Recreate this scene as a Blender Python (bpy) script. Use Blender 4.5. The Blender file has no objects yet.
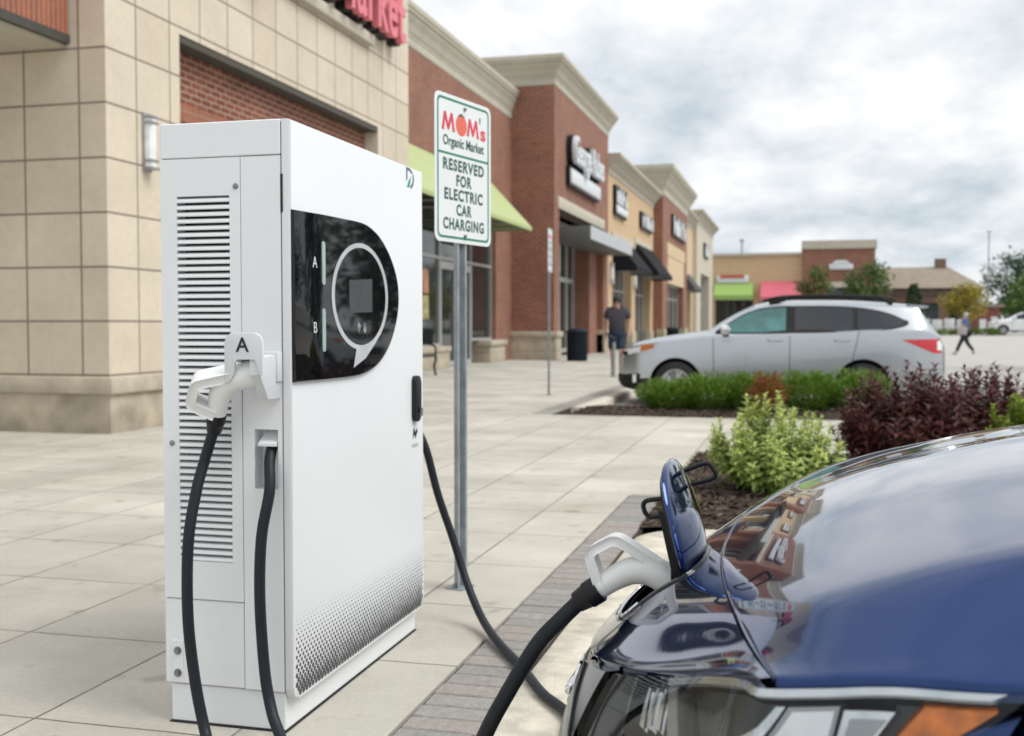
import bpy, bmesh, math, random
from mathutils import Vector, Matrix, noise as mnoise
random.seed(7)
R = math.radians
scene = bpy.context.scene
COL = scene.collection

# ------------------------------------------------------------------ materials
MATS = {}
def nmat(name):
    m = bpy.data.materials.new(name); m.use_nodes = True
    nt = m.node_tree; b = nt.nodes['Principled BSDF']
    MATS[name] = m
    return m, nt, b
def ramp(nt, fac, stops):
    r = nt.nodes.new('ShaderNodeValToRGB')
    el = r.color_ramp.elements
    while len(el) < len(stops): el.new(.5)
    for e, (p, c) in zip(el, stops):
        e.position = p; e.color = (*c, 1) if len(c) == 3 else c
    nt.links.new(fac, r.inputs[0]); return r.outputs[0]
def noise(nt, vec, scale, detail=4, rough=.55):
    n = nt.nodes.new('ShaderNodeTexNoise'); n.inputs['Scale'].default_value = scale
    n.inputs['Detail'].default_value = detail; n.inputs['Roughness'].default_value = rough
    if vec is not None: nt.links.new(vec, n.inputs['Vector'])
    return n.outputs['Fac']
def pos(nt): return nt.nodes.new('ShaderNodeNewGeometry').outputs['Position']
def mathn(nt, op, a, b=None, c=None):
    n = nt.nodes.new('ShaderNodeMath'); n.operation = op
    for i, v in enumerate((a, b, c)):
        if v is None: continue
        if isinstance(v, (int, float)): n.inputs[i].default_value = v
        else: nt.links.new(v, n.inputs[i])
    return n.outputs[0]
def mixc(nt, fac, a, b, mode='MIX'):
    n = nt.nodes.new('ShaderNodeMix'); n.data_type = 'RGBA'; n.blend_type = mode
    for s, v in ((n.inputs[0], fac), (n.inputs[6], a), (n.inputs[7], b)):
        if isinstance(v, (int, float)): s.default_value = v
        elif isinstance(v, tuple): s.default_value = (*v, 1)
        else: nt.links.new(v, s)
    return n.outputs[2]
def bump(nt, b, h, strength=.3, dist=.01):
    n = nt.nodes.new('ShaderNodeBump'); n.inputs['Strength'].default_value = strength
    n.inputs['Distance'].default_value = dist
    nt.links.new(h, n.inputs['Height']); nt.links.new(n.outputs[0], b.inputs['Normal'])
def simple(name, col, rough=.5, metal=0, var=.12, scale=8, coat=0, bmp=0, spec=None):
    m, nt, b = nmat(name)
    p = pos(nt); f = noise(nt, p, scale, 5)
    lo = tuple(c*(1-var) for c in col); hi = tuple(min(1, c*(1+var)) for c in col)
    nt.links.new(ramp(nt, f, [(.3, lo), (.7, hi)]), b.inputs['Base Color'])
    b.inputs['Roughness'].default_value = rough; b.inputs['Metallic'].default_value = metal
    b.inputs['Coat Weight'].default_value = coat; b.inputs['Coat Roughness'].default_value = .02
    if spec is not None: b.inputs['Specular IOR Level'].default_value = spec
    if bmp: bump(nt, b, noise(nt, p, scale*12, 4), bmp, .004)
    return m
def wallvec(nt):
    """(along wall, height) from world position, whichever way the wall faces"""
    g = nt.nodes.new('ShaderNodeNewGeometry')
    s = nt.nodes.new('ShaderNodeSeparateXYZ'); nt.links.new(g.outputs['Position'], s.inputs[0])
    n = nt.nodes.new('ShaderNodeSeparateXYZ'); nt.links.new(g.outputs['True Normal'], n.inputs[0])
    isx = mathn(nt, 'GREATER_THAN', mathn(nt, 'ABSOLUTE', n.outputs[0]), .5)
    u = mathn(nt, 'ADD', mathn(nt, 'MULTIPLY', s.outputs[1], isx), mathn(nt, 'MULTIPLY', s.outputs[0], mathn(nt, 'SUBTRACT', 1, isx)))
    c = nt.nodes.new('ShaderNodeCombineXYZ'); nt.links.new(u, c.inputs[0]); nt.links.new(s.outputs[2], c.inputs[1])
    return c.outputs[0]
def tiled(name, c1, c2, mortar, w, h, msize, offset=.5, shift=(0, 0), rough=.85, var=.1, bmp=.4):
    m, nt, b = nmat(name)
    v = wallvec(nt)
    mp = nt.nodes.new('ShaderNodeMapping'); mp.inputs['Location'].default_value = (shift[0], shift[1], 0)
    nt.links.new(v, mp.inputs['Vector'])
    t = nt.nodes.new('ShaderNodeTexBrick'); t.offset = offset
    t.inputs['Scale'].default_value = 1; t.inputs['Brick Width'].default_value = w; t.inputs['Row Height'].default_value = h
    t.inputs['Mortar Size'].default_value = msize; t.inputs['Mortar Smooth'].default_value = .15
    t.inputs['Color1'].default_value = (*c1, 1); t.inputs['Color2'].default_value = (*c2, 1); t.inputs['Mortar'].default_value = (*mortar, 1)
    t.inputs['Bias'].default_value = 0
    nt.links.new(mp.outputs[0], t.inputs['Vector'])
    p = pos(nt)
    f = noise(nt, p, 1.3, 6, .6); g = noise(nt, p, 14, 4)
    col = mixc(nt, 1.0, t.outputs['Color'], ramp(nt, f, [(.3, (1-var,)*3), (.7, (1+var,)*3)]), 'MULTIPLY')
    col = mixc(nt, 1.0, col, ramp(nt, g, [(.3, (1-var*.6,)*3), (.7, (1+var*.6,)*3)]), 'MULTIPLY')
    nt.links.new(col, b.inputs['Base Color']); b.inputs['Roughness'].default_value = rough
    hgt = mathn(nt, 'ADD', mathn(nt, 'SUBTRACT', 1, t.outputs['Fac']), mathn(nt, 'MULTIPLY', g, .15))
    bump(nt, b, hgt, bmp, .006)
    return m
def leafmat(name, cols, edge=None, rough=.5):
    m, nt, b = nmat(name)
    g = nt.nodes.new('ShaderNodeNewGeometry')
    n = len(cols)
    c = ramp(nt, g.outputs['Random Per Island'], [(i/(n-1) if n > 1 else 0, k) for i, k in enumerate(cols)])
    if edge:
        a = nt.nodes.new('ShaderNodeAttribute'); a.attribute_name = 'margin'
        c = mixc(nt, ramp(nt, a.outputs['Fac'], [(.45, (0, 0, 0)), (.75, (1, 1, 1))]), c, edge)
    nt.links.new(c, b.inputs['Base Color']); b.inputs['Roughness'].default_value = rough
    b.inputs['Subsurface Weight'].default_value = 0
    tr = nt.nodes.new('ShaderNodeBsdfTranslucent'); nt.links.new(c, tr.inputs[0])
    mx = nt.nodes.new('ShaderNodeMixShader'); mx.inputs[0].default_value = .3
    out = nt.nodes['Material Output']
    nt.links.new(b.outputs[0], mx.inputs[1]); nt.links.new(tr.outputs[0], mx.inputs[2]); nt.links.new(mx.outputs[0], out.inputs[0])
    return m

WHITE = simple('powder_coat_white', (.745, .76, .775), .38, var=.015, scale=3)
WHITE2 = simple('powder_coat_white_door', (.71, .727, .74), .32, var=.012, scale=3)
PLUGW = simple('connector_plastic_white', (.80, .80, .79), .35, var=.02)
GREYP = simple('holster_plastic_grey', (.60, .62, .64), .45, var=.03)
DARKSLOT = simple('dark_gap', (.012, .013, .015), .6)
RUBBER = simple('cable_rubber', (.010, .013, .018), .5, var=.15, scale=20, spec=.3)
BLACKPL = simple('black_plastic', (.009, .009, .011), .45, spec=.3)
GLOSSBLK = simple('display_glass_black', (.004, .005, .007), .03, var=0, spec=.4)
SCREEN = simple('screen_off_grey', (.05, .055, .062), .2, var=.1)
RINGM = simple('display_ring_grey', (.50, .52, .54), .35)
BARM = simple('display_bar_pale_green', (.36, .45, .41), .3)
SILK = simple('printed_grey', (.45, .46, .48), .5)
DOTS = simple('printed_dots_dark', (.05, .053, .057), .5)
LOGOG = simple('logo_grey_blue', (.10, .15, .19), .5)
LOGOGR = simple('logo_green', (.05, .30, .13), .5)
STEEL = simple('galvanised_steel', (.30, .33, .355), .5, .35, var=.22, scale=18, bmp=.1)
SIGNW = simple('sign_white_sheet', (.74, .77, .77), .35, var=.02)
SIGNG = simple('sign_green_print', (.03, .20, .12), .4)
SIGNT = simple('sign_dark_green_print', (.035, .10, .075), .4)
SIGNR = simple('sign_red_print', (.62, .05, .085), .4)
SIGNO = simple('sign_tomato_print', (.72, .14, .09), .4, var=.1, scale=60)
BOLT = simple('bolt_metal', (.25, .26, .27), .35, .8)
CREAM = simple('cream_stucco', (.52, .475, .385), .85, var=.06, scale=3, bmp=.1)
CREAMD = simple('cornice_stucco', (.46, .425, .35), .85, var=.07, scale=2, bmp=.1)
TAN = simple('tan_stucco', (.55, .39, .235), .9, var=.06, scale=2)
TANP = simple('tan_stucco_pale', (.57, .44, .28), .9, var=.06, scale=2)
BEIGE = tiled('beige_tile_wall', (.64, .565, .45), (.575, .50, .388), (.23, .18, .145), .645, .549, .012, 0, (-.035, -.591), var=.07, bmp=.25)
BEIGEB = simple('stone_base', (.40, .345, .265), .9, var=.28, scale=3, bmp=.3)
LEDGE = simple('stone_ledge', (.44, .385, .30), .85, var=.18, scale=4, bmp=.25)
STONE = tiled('split_stone_pale', (.47, .41, .31), (.42, .365, .28), (.30, .26, .20), .62, .3, .012, .5, rough=.9, var=.15)
BRICK = tiled('red_brick', (.245, .075, .038), (.165, .046, .026), (.36, .25, .19), .23, .078, .011, var=.16)
BRICKS = tiled('soldier_brick', (.33, .105, .055), (.27, .085, .05), (.36, .22, .15), .072, .9, .009, 0, var=.14)
ROOFM = simple('roof_membrane', (.25, .24, .22), .9)
GLASS = simple('storefront_glass', (.022, .028, .028), .04, var=.2, scale=.6, spec=.7)
FRAME = simple('storefront_frame', (.50, .51, .50), .4, .4, var=.05)
LIME = simple('awning_lime', (.40, .455, .215), .8, var=.06)
GREENA = simple('awning_green', (.27, .41, .11), .8, var=.06)
PINKA = simple('awning_pink', (.62, .14, .18), .8, var=.06)
BLACKA = simple('awning_black', (.011, .012, .015), .85, spec=.2)
SIGNPINK = simple('letters_pink_red', (.70, .19, .225), .5, var=.06)
LETW = simple('letters_white', (.66, .68, .70), .45, var=.05)
LAMPW = simple('lamp_frosted_white', (.78, .79, .80), .3)
ALU = simple('brushed_aluminium', (.38, .39, .41), .4, .7)
CANG = simple('canopy_fascia_grey', (.50, .52, .54), .45, .3)
CANS = simple('canopy_side_grey', (.085, .088, .085), .6)
BROWNR = simple('shingle_roof_brown', (.24, .20, .155), .9, var=.15, scale=1.5)
BROWNW = simple('brown_brick_wall', (.20, .125, .095), .9, var=.12, scale=1)
NAVY = simple('trash_can_navy', (.006, .010, .018), .6, spec=.25)
IRON = simple('bench_iron_black', (.015, .015, .016), .45)
BARK = simple('bark', (.10, .075, .05), .9, var=.25)
STEMG = simple('shrub_stem', (.11, .085, .05), .9, var=.2)
SKIN = simple('skin', (.50, .29, .21), .55, var=.05)
SHIRT = simple('shirt_charcoal', (.045, .042, .052), .85)
SHORTS = simple('shorts_navy', (.022, .035, .065), .85)
HAIR = simple('hair_dark', (.02, .014, .01), .7)
SHOE = simple('shoe_grey', (.30, .30, .30), .7)
SHIRTB = simple('jacket_blue', (.06, .12, .27), .85)
TROUS = simple('trousers_dark', (.02, .02, .027), .85)
BAGM = simple('bag_fabric', (.42, .36, .36), .85)

def paint(name, col, metal=.55, rough=.22, flake=.1, ior=1.5, tint=None):
    m, nt, b = nmat(name)
    p = pos(nt)
    f = noise(nt, p, 900, 1)
    nt.links.new(ramp(nt, f, [(.3, tuple(c*(1-flake) for c in col)), (.7, tuple(min(1, c*(1+flake)) for c in col))]), b.inputs['Base Color'])
    b.inputs['Metallic'].default_value = metal; b.inputs['Roughness'].default_value = rough
    b.inputs['Coat Weight'].default_value = 1; b.inputs['Coat Roughness'].default_value = .012
    b.inputs['Coat IOR'].default_value = ior
    return m
BLUE = paint('car_paint_blue', (.0022, .029, .128), .85, .08, .12, 1.42)
SILVER = paint('car_paint_silver', (.47, .495, .52), .85, .25, .06, 1.5)
CARWHITE = paint('car_paint_white', (.75, .76, .77), 0, .4, .02, 1.4)
CARGLASS = simple('car_glass_dark', (.018, .021, .026), .03, var=0, spec=.6)
CARGLASST = simple('car_glass_teal', (.055, .165, .16), .05, var=.45, scale=2.6, spec=.6)
TYRE = simple('tyre_rubber', (.014, .014, .015), .75)
RIM = simple('alloy_rim', (.56, .57, .58), .3, .6)
TRIM = simple('car_black_trim', (.011, .011, .012), .6, spec=.3)
GTRIM = simple('car_gloss_black', (.006, .006, .007), .06, var=0)
SEAL = simple('rubber_seal', (.006, .006, .007), .9, spec=.05)
CHROME = simple('chrome', (.70, .71, .72), .08, 1, var=.02)
SATIN = simple('satin_reflector', (.34, .345, .35), .24, .85, var=.08)
GREYREF = simple('headlight_grey_bezel', (.035, .037, .037), .3, .3, var=.3, scale=30)
AMBER = simple('amber_lens', (.50, .125, .006), .22, var=.4, scale=55, coat=.3, bmp=.3)
TAILR = simple('tail_lamp_red', (.55, .018, .03), .15, coat=.6)
def lens(name):
    m, nt, b = nmat(name)
    out = nt.nodes['Material Output']
    g = nt.nodes.new('ShaderNodeBsdfGlossy'); g.inputs['Roughness'].default_value = .02; g.inputs['Color'].default_value = (.9, .92, .95, 1)
    t = nt.nodes.new('ShaderNodeBsdfTransparent'); t.inputs[0].default_value = (.93, .94, .94, 1)
    fr = nt.nodes.new('ShaderNodeFresnel'); fr.inputs[0].default_value = 1.38
    mx = nt.nodes.new('ShaderNodeMixShader')
    ge = nt.nodes.new('ShaderNodeNewGeometry')
    nt.links.new(mathn(nt, 'MULTIPLY', fr.outputs[0], mathn(nt, 'SUBTRACT', 1, ge.outputs['Backfacing'])), mx.inputs[0]); nt.links.new(t.outputs[0], mx.inputs[1]); nt.links.new(g.outputs[0], mx.inputs[2])
    nt.links.new(mx.outputs[0], out.inputs[0])
    return m
LENS = lens('clear_lens')

def concrete():
    m, nt, b = nmat('concrete_slabs')
    p = pos(nt)
    s = nt.nodes.new('ShaderNodeSeparateXYZ'); nt.links.new(p, s.inputs[0])
    wob = mathn(nt, 'MULTIPLY', mathn(nt, 'SUBTRACT', noise(nt, p, 9, 3), .5), .008)
    x = mathn(nt, 'ADD', s.outputs[0], wob); y = mathn(nt, 'ADD', s.outputs[1], wob)
    def joint(c, period, off, w):
        fr = mathn(nt, 'FRACT', mathn(nt, 'DIVIDE', mathn(nt, 'ADD', c, 60*period - off), period))
        d = mathn(nt, 'MULTIPLY', mathn(nt, 'SUBTRACT', .5, mathn(nt, 'ABSOLUTE', mathn(nt, 'SUBTRACT', fr, .5))), period)
        mr = nt.nodes.new('ShaderNodeMapRange'); mr.inputs[1].default_value = w*.45; mr.inputs[2].default_value = w
        nt.links.new(d, mr.inputs[0]); return mr.outputs[0]      # 0 in the joint, 1 away from it
    j = mathn(nt, 'MULTIPLY', joint(x, .60, -2.063, .0055), joint(y, .748, 3.378, .0055))
    # a patch of random value for every slab
    vx = mathn(nt, 'FLOOR', mathn(nt, 'DIVIDE', mathn(nt, 'ADD', s.outputs[0], 36+2.063), .60))
    vy = mathn(nt, 'FLOOR', mathn(nt, 'DIVIDE', mathn(nt, 'SUBTRACT', s.outputs[1], 3.378-44.88), .748))
    cv = nt.nodes.new('ShaderNodeCombineXYZ'); nt.links.new(vx, cv.inputs[0]); nt.links.new(vy, cv.inputs[1])
    wn = nt.nodes.new('ShaderNodeTexWhiteNoise'); nt.links.new(cv.outputs[0], wn.inputs['Vector'])
    base = ramp(nt, noise(nt, p, 1.1, 8, .62), [(.28, (.36, .335, .285)), (.5, (.465, .44, .385)), (.72, (.55, .523, .462))])
    fine = ramp(nt, noise(nt, p, 55, 6, .7), [(.3, (.90, .90, .90)), (.7, (1.08, 1.08, 1.08))])
    c = mixc(nt, 1, base, fine, 'MULTIPLY')
    c = mixc(nt, 1, c, ramp(nt, wn.outputs['Value'], [(0, (.93, .93, .93)), (1, (1.06, 1.06, 1.05))]), 'MULTIPLY')
    big = ramp(nt, noise(nt, p, .33, 5, .6), [(.35, (.90, .89, .87)), (.62, (1.05, 1.05, 1.05))])
    c = mixc(nt, 1, c, big, 'MULTIPLY')
    # small dark specks and stains
    sp = ramp(nt, noise(nt, p, 6.5, 2, .4), [(.64, (1, 1, 1)), (.74, (.70, .67, .62))])
    c = mixc(nt, .8, c, sp, 'MULTIPLY')
    mv = nt.nodes.new('ShaderNodeTexVoronoi'); mv.inputs['Scale'].default_value = 3.1; nt.links.new(p, mv.inputs['Vector'])
    c = mixc(nt, .75, c, ramp(nt, mv.outputs['Distance'], [(.012, (.25, .23, .2)), (.022, (1, 1, 1))]), 'MULTIPLY')
    jj = mathn(nt, 'MAXIMUM', j, ramp(nt, noise(nt, p, 2.3, 4, .6), [(.42, (0, 0, 0)), (.66, (.55, .55, .55))]))
    c = mixc(nt, jj, (.11, .092, .07), c)
    nt.links.new(c, b.inputs['Base Color']); b.inputs['Roughness'].default_value = .85
    h = mathn(nt, 'ADD', j, mathn(nt, 'MULTIPLY', noise(nt, p, 70, 5, .7), .22))
    bump(nt, b, h, .35, .006)
    return m
CONC = concrete()
KERBM = simple('kerb_concrete', (.54, .495, .41), .9, var=.26, scale=9, bmp=1.0)
LOTM = simple('parking_lot_concrete', (.40, .382, .35), .9, var=.10, scale=.7, bmp=.2)
def brickmat():
    m, nt, b = nmat('paver_bricks')
    g = nt.nodes.new('ShaderNodeNewGeometry'); p = g.outputs['Position']
    c = ramp(nt, g.outputs['Random Per Island'], [(0, (.22, .212, .195)), (.35, (.30, .285, .262)), (.7, (.30, .265, .24)), (1, (.25, .245, .232))])
    c = mixc(nt, 1, c, ramp(nt, noise(nt, p, 30, 6, .7), [(.3, (.78, .78, .78)), (.7, (1.18, 1.18, 1.16))]), 'MULTIPLY')
    c = mixc(nt, .8, c, ramp(nt, noise(nt, p, 190, 2, .6), [(.35, (.72, .72, .72)), (.62, (1.1, 1.1, 1.1))]), 'MULTIPLY')
    nt.links.new(c, b.inputs['Base Color']); b.inputs['Roughness'].default_value = .9
    bump(nt, b, noise(nt, p, 140, 4, .7), .5, .004)
    return m
PAVER = brickmat()
def mulchmat():
    m, nt, b = nmat('bark_mulch')
    g = nt.nodes.new('ShaderNodeNewGeometry'); p = g.outputs['Position']
    c = ramp(nt, g.outputs['Random Per Island'], [(0, (.028, .018, .012)), (.5, (.07, .045, .03)), (.85, (.11, .075, .05)), (1, (.17, .125, .09))])
    nt.links.new(c, b.inputs['Base Color']); b.inputs['Roughness'].default_value = .95
    return m
MULCH = mulchmat()
SOIL = simple('mulch_soil', (.045, .030, .020), .95, var=.5, scale=40, bmp=.8)

# ------------------------------------------------------------------ mesh helpers
LAST = [None]
class MB:
    def __init__(self): self.bm = bmesh.new()
    def face(self, pts):
        try: return self.bm.faces.new([self.bm.verts.new(p) for p in pts])
        except ValueError: return None
    def box(self, x0, x1, y0, y1, z0, z1, bev=0, seg=2):
        b = self.bm
        v = [b.verts.new((x, y, z)) for x in (x0, x1) for y in (y0, y1) for z in (z0, z1)]
        fs = [b.faces.new([v[i] for i in q]) for q in ((0,1,3,2),(4,6,7,5),(0,4,5,1),(2,3,7,6),(0,2,6,4),(1,5,7,3))]
        if bev:
            es = list({e for f in fs for e in f.edges})
            bmesh.ops.bevel(b, geom=es, offset=bev, segments=seg, affect='EDGES', profile=.5)
        return self
    def tube(self, pts, r, n=12, cap=True, up=None):
        b = self.bm; pts = [Vector(p) for p in pts]; N = len(pts)
        rs = r if isinstance(r, (list, tuple)) else [r]*N
        rings = []; prev = None
        for i, p in enumerate(pts):
            t = (pts[min(i+1, N-1)] - pts[max(i-1, 0)]).normalized()
            if prev is None:
                a = Vector((0, 0, 1)) if abs(t.z) < .9 else Vector((1, 0, 0))
                u = t.cross(a).normalized()
            else: u = (prev - t*prev.dot(t)).normalized()
            prev = u; w = t.cross(u)
            rings.append([b.verts.new(p + (u*math.cos(k*2*math.pi/n) + w*math.sin(k*2*math.pi/n))*rs[i]) for k in range(n)])
        for i in range(N-1):
            for k in range(n):
                b.faces.new((rings[i][k], rings[i][(k+1) % n], rings[i+1][(k+1) % n], rings[i+1][k]))
        if cap:
            b.faces.new(rings[0][::-1]); b.faces.new(rings[-1])
        return self
    def cyl(self, c, r, h, n=16, axis='z', r2=None):
        d = {'x': Vector((1,0,0)), 'y': Vector((0,1,0)), 'z': Vector((0,0,1))}[axis]
        c = Vector(c)
        return self.tube([c, c+d*h], [r, r if r2 is None else r2], n)
    def prism(self, poly, fn, d0, d1, bev=0):
        """poly: 2D points; fn(u, v, d) -> 3D"""
        b = self.bm; n = len(poly)
        A = [b.verts.new(fn(u, v, d0)) for u, v in poly]; B = [b.verts.new(fn(u, v, d1)) for u, v in poly]
        fs = [b.faces.new(A[::-1]), b.faces.new(B)]
        for i in range(n): fs.append(b.faces.new((A[i], A[(i+1) % n], B[(i+1) % n], B[i])))
        if bev:
            es = [e for e in fs[1].edges]
            bmesh.ops.bevel(b, geom=es, offset=bev, segments=2, affect='EDGES', profile=.5)
        return self
    def grid(self, fn, nu, nv, skip=None):
        b = self.bm
        V = [[b.verts.new(fn(i/nu, j/nv)) for j in range(nv+1)] for i in range(nu+1)]
        for i in range(nu):
            for j in range(nv):
                if skip and skip((i+.5)/nu, (j+.5)/nv): continue
                b.faces.new((V[i][j], V[i+1][j], V[i+1][j+1], V[i][j+1]))
        return self
    def lathe(self, c, prof, n=24, axis='z', a0=0, cap=True):
        b = self.bm; c = Vector(c); rings = []
        for r, h in prof:
            ring = []
            for k in range(n):
                a = k*2*math.pi/n + a0; x, y = r*math.cos(a), r*math.sin(a)
                v = {'z': (x, y, h), 'y': (x, h, y), 'x': (h, x, y)}[axis]
                ring.append(b.verts.new(c + Vector(v)))
            rings.append(ring)
        for i in range(len(rings)-1):
            for k in range(n): b.faces.new((rings[i][k], rings[i][(k+1) % n], rings[i+1][(k+1) % n], rings[i+1][k]))
        if cap: b.faces.new(rings[0][::-1]); b.faces.new(rings[-1])
        return self
    def mesh(self, me, M=None):
        k = len(self.bm.verts)
        self.bm.from_mesh(me)
        if M is not None:
            self.bm.verts.ensure_lookup_table()
            for v in self.bm.verts[k:]: v.co = M @ v.co
        return self
    def build(self, name, mat, root=None, smooth=True, angle=35, local=False, fixn=True):
        if fixn: bmesh.ops.recalc_face_normals(self.bm, faces=self.bm.faces[:])
        me = bpy.data.meshes.new(name)
        for f in self.bm.faces: f.smooth = smooth
        self.bm.to_mesh(me); self.bm.free()
        for m in (mat if isinstance(mat, (list, tuple)) else [mat]): me.materials.append(m)
        if smooth: me.set_sharp_from_angle(angle=R(angle))
        o = bpy.data.objects.new(name, me); COL.objects.link(o)
        if root is not None:
            if not local: me.transform(basis(root).inverted())
            o.parent = root
        LAST[0] = o
        return o
def split_loose(o):
    """give every loose piece of a part an object of its own"""
    bm = bmesh.new(); bm.from_mesh(o.data); bm.verts.ensure_lookup_table(); seen = set(); isl = []
    for v in bm.verts:
        if v.index in seen: continue
        st = [v]; seen.add(v.index); cur = []
        while st:
            a = st.pop(); cur.append(a.index)
            for e in a.link_edges:
                b = e.other_vert(a)
                if b.index not in seen: seen.add(b.index); st.append(b)
        isl.append(set(cur))
    nm = o.name.split('.')[0]
    for k, s in enumerate(isl):
        b2 = bm.copy(); bmesh.ops.delete(b2, geom=[v for v in b2.verts if v.index not in s], context='VERTS')
        me = o.data.copy(); b2.to_mesh(me); b2.free()
        if k == 0: first = me
        else:
            c = bpy.data.objects.new(nm, me); COL.objects.link(c); c.parent = o.parent
    bm.free(); o.data = first
def basis(o):
    m = Matrix.LocRotScale(o.location, o.rotation_euler, o.scale)
    return basis(o.parent) @ m if o.parent else m
def tag(o, label=None, cat=None, group=None, kind=None):
    for k, v in (('label', label), ('category', cat), ('group', group), ('kind', kind)):
        if v: o[k] = v
    return o
def thing(name, label, cat, loc=(0, 0, 0), rz=0, group=None):
    o = bpy.data.objects.new(name, None); COL.objects.link(o); o.empty_display_size = .1
    o.location = loc; o.rotation_euler = (0, 0, rz)
    return tag(o, label, cat, group)
def recentre(o):
    """move a one-mesh thing's origin to its base"""
    me = o.data; xs = [v.co for v in me.vertices]
    c = Vector((sum(v.x for v in xs)/len(xs), sum(v.y for v in xs)/len(xs), min(v.z for v in xs)))
    me.transform(Matrix.Translation(-c)); o.location = c
    return o
def dup(o, loc, rz=None, label=None, group=None, sc=None):
    r = o.copy(); COL.objects.link(r); r.location = loc
    if rz is not None: r.rotation_euler = (0, 0, rz)
    if sc is not None: r.scale = sc
    if label: r['label'] = label
    if group: r['group'] = group
    for ch in list(o.children):
        c = ch.copy(); COL.objects.link(c); c.parent = r
        for g in ch.children:
            d = g.copy(); COL.objects.link(d); d.parent = c
    return r
def struct(name, mb, mat, **k):
    o = mb.build(name, mat, **k); o['kind'] = 'structure'; return o
def textmesh(s, size=1, extrude=.01, align='CENTER', offset=0, spacing=1, bevel=0):
    c = bpy.data.curves.new('t', 'FONT'); c.body = s; c.size = size; c.extrude = extrude
    c.align_x = align; c.align_y = 'CENTER'; c.offset = offset; c.space_character = spacing
    c.bevel_depth = bevel; c.resolution_u = 6
    o = bpy.data.objects.new('t', c); COL.objects.link(o)
    dg = bpy.context.evaluated_depsgraph_get()
    me = bpy.data.meshes.new_from_object(o.evaluated_get(dg))
    bpy.data.objects.remove(o); bpy.data.curves.remove(c)
    return me
def interp(x, tab):
    """smooth (monotone-ish) table lookup"""
    if x <= tab[0][0]: return tab[0][1]
    for i in range(len(tab)-1):
        x0, y0 = tab[i]; x1, y1 = tab[i+1]
        if x <= x1:
            def sl(k):
                if k <= 0 or k >= len(tab)-1: 
                    a, b = (tab[0], tab[1]) if k <= 0 else (tab[-2], tab[-1])
                    return (b[1]-a[1])/(b[0]-a[0])
                a, b, c = tab[k-1], tab[k], tab[k+1]
                s1 = (b[1]-a[1])/(b[0]-a[0]); s2 = (c[1]-b[1])/(c[0]-b[0])
                return 0 if s1*s2 <= 0 else 2*s1*s2/(s1+s2)
            t = (x-x0)/(x1-x0); h = x1-x0
            m0, m1 = sl(i)*h, sl(i+1)*h
            return (2*t**3-3*t**2+1)*y0 + (t**3-2*t**2+t)*m0 + (-2*t**3+3*t**2)*y1 + (t**3-t**2)*m1
    return tab[-1][1]
def spline(pts, n=12):
    """Catmull-Rom through 3D points"""
    P = [Vector(p) for p in pts]; out = []
    for i in range(len(P)-1):
        a, b, c, d = P[max(i-1, 0)], P[i], P[i+1], P[min(i+2, len(P)-1)]
        for k in range(n):
            t = k/n
            out.append(.5*((2*b) + (c-a)*t + (2*a-5*b+4*c-d)*t*t + (3*b-a-3*c+d)*t**3))
    out.append(P[-1]); return out
def rrect(w, h, r, n=5, cx=0, cy=0):
    out = []
    for sx, sy, a0 in ((1, 1, 0), (-1, 1, 90), (-1, -1, 180), (1, -1, 270)):
        for k in range(n+1):
            a = R(a0 + 90*k/n)
            out.append((cx + sx*(w/2-r) + r*math.cos(a), cy + sy*(h/2-r) + r*math.sin(a)))
    return out
# ------------------------------------------------------------------ ground
LOTZ = -.12
g = MB()
def lotz(y): return LOTZ if y < 52 else (LOTZ + .55*min(1, (y-52)/36))
ys = [-60, -20, 0, 20, 40, 52, 60, 70, 80, 88, 120, 200, 600]
for i in range(len(ys)-1):
    a, b_ = ys[i], ys[i+1]
    g.face([(-400, a, lotz(a)), (400, a, lotz(a)), (400, b_, lotz(b_)), (-400, b_, lotz(b_))])
struct('parking_lot', g, LOTM, smooth=False)
g = MB()     # raised sidewalk: along the shops, with an apron between the two planted islands
def slab(x0, x1, y0, y1): g.box(x0, x1, y0, y1, LOTZ-.1, 0)
slab(-40, -1.06, -14, 7.08); slab(-40, 7.5, 7.08, 13.3); slab(-40, -3.22, 13.3, 104)
struct('sidewalk', g, CONC, smooth=False)
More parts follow.
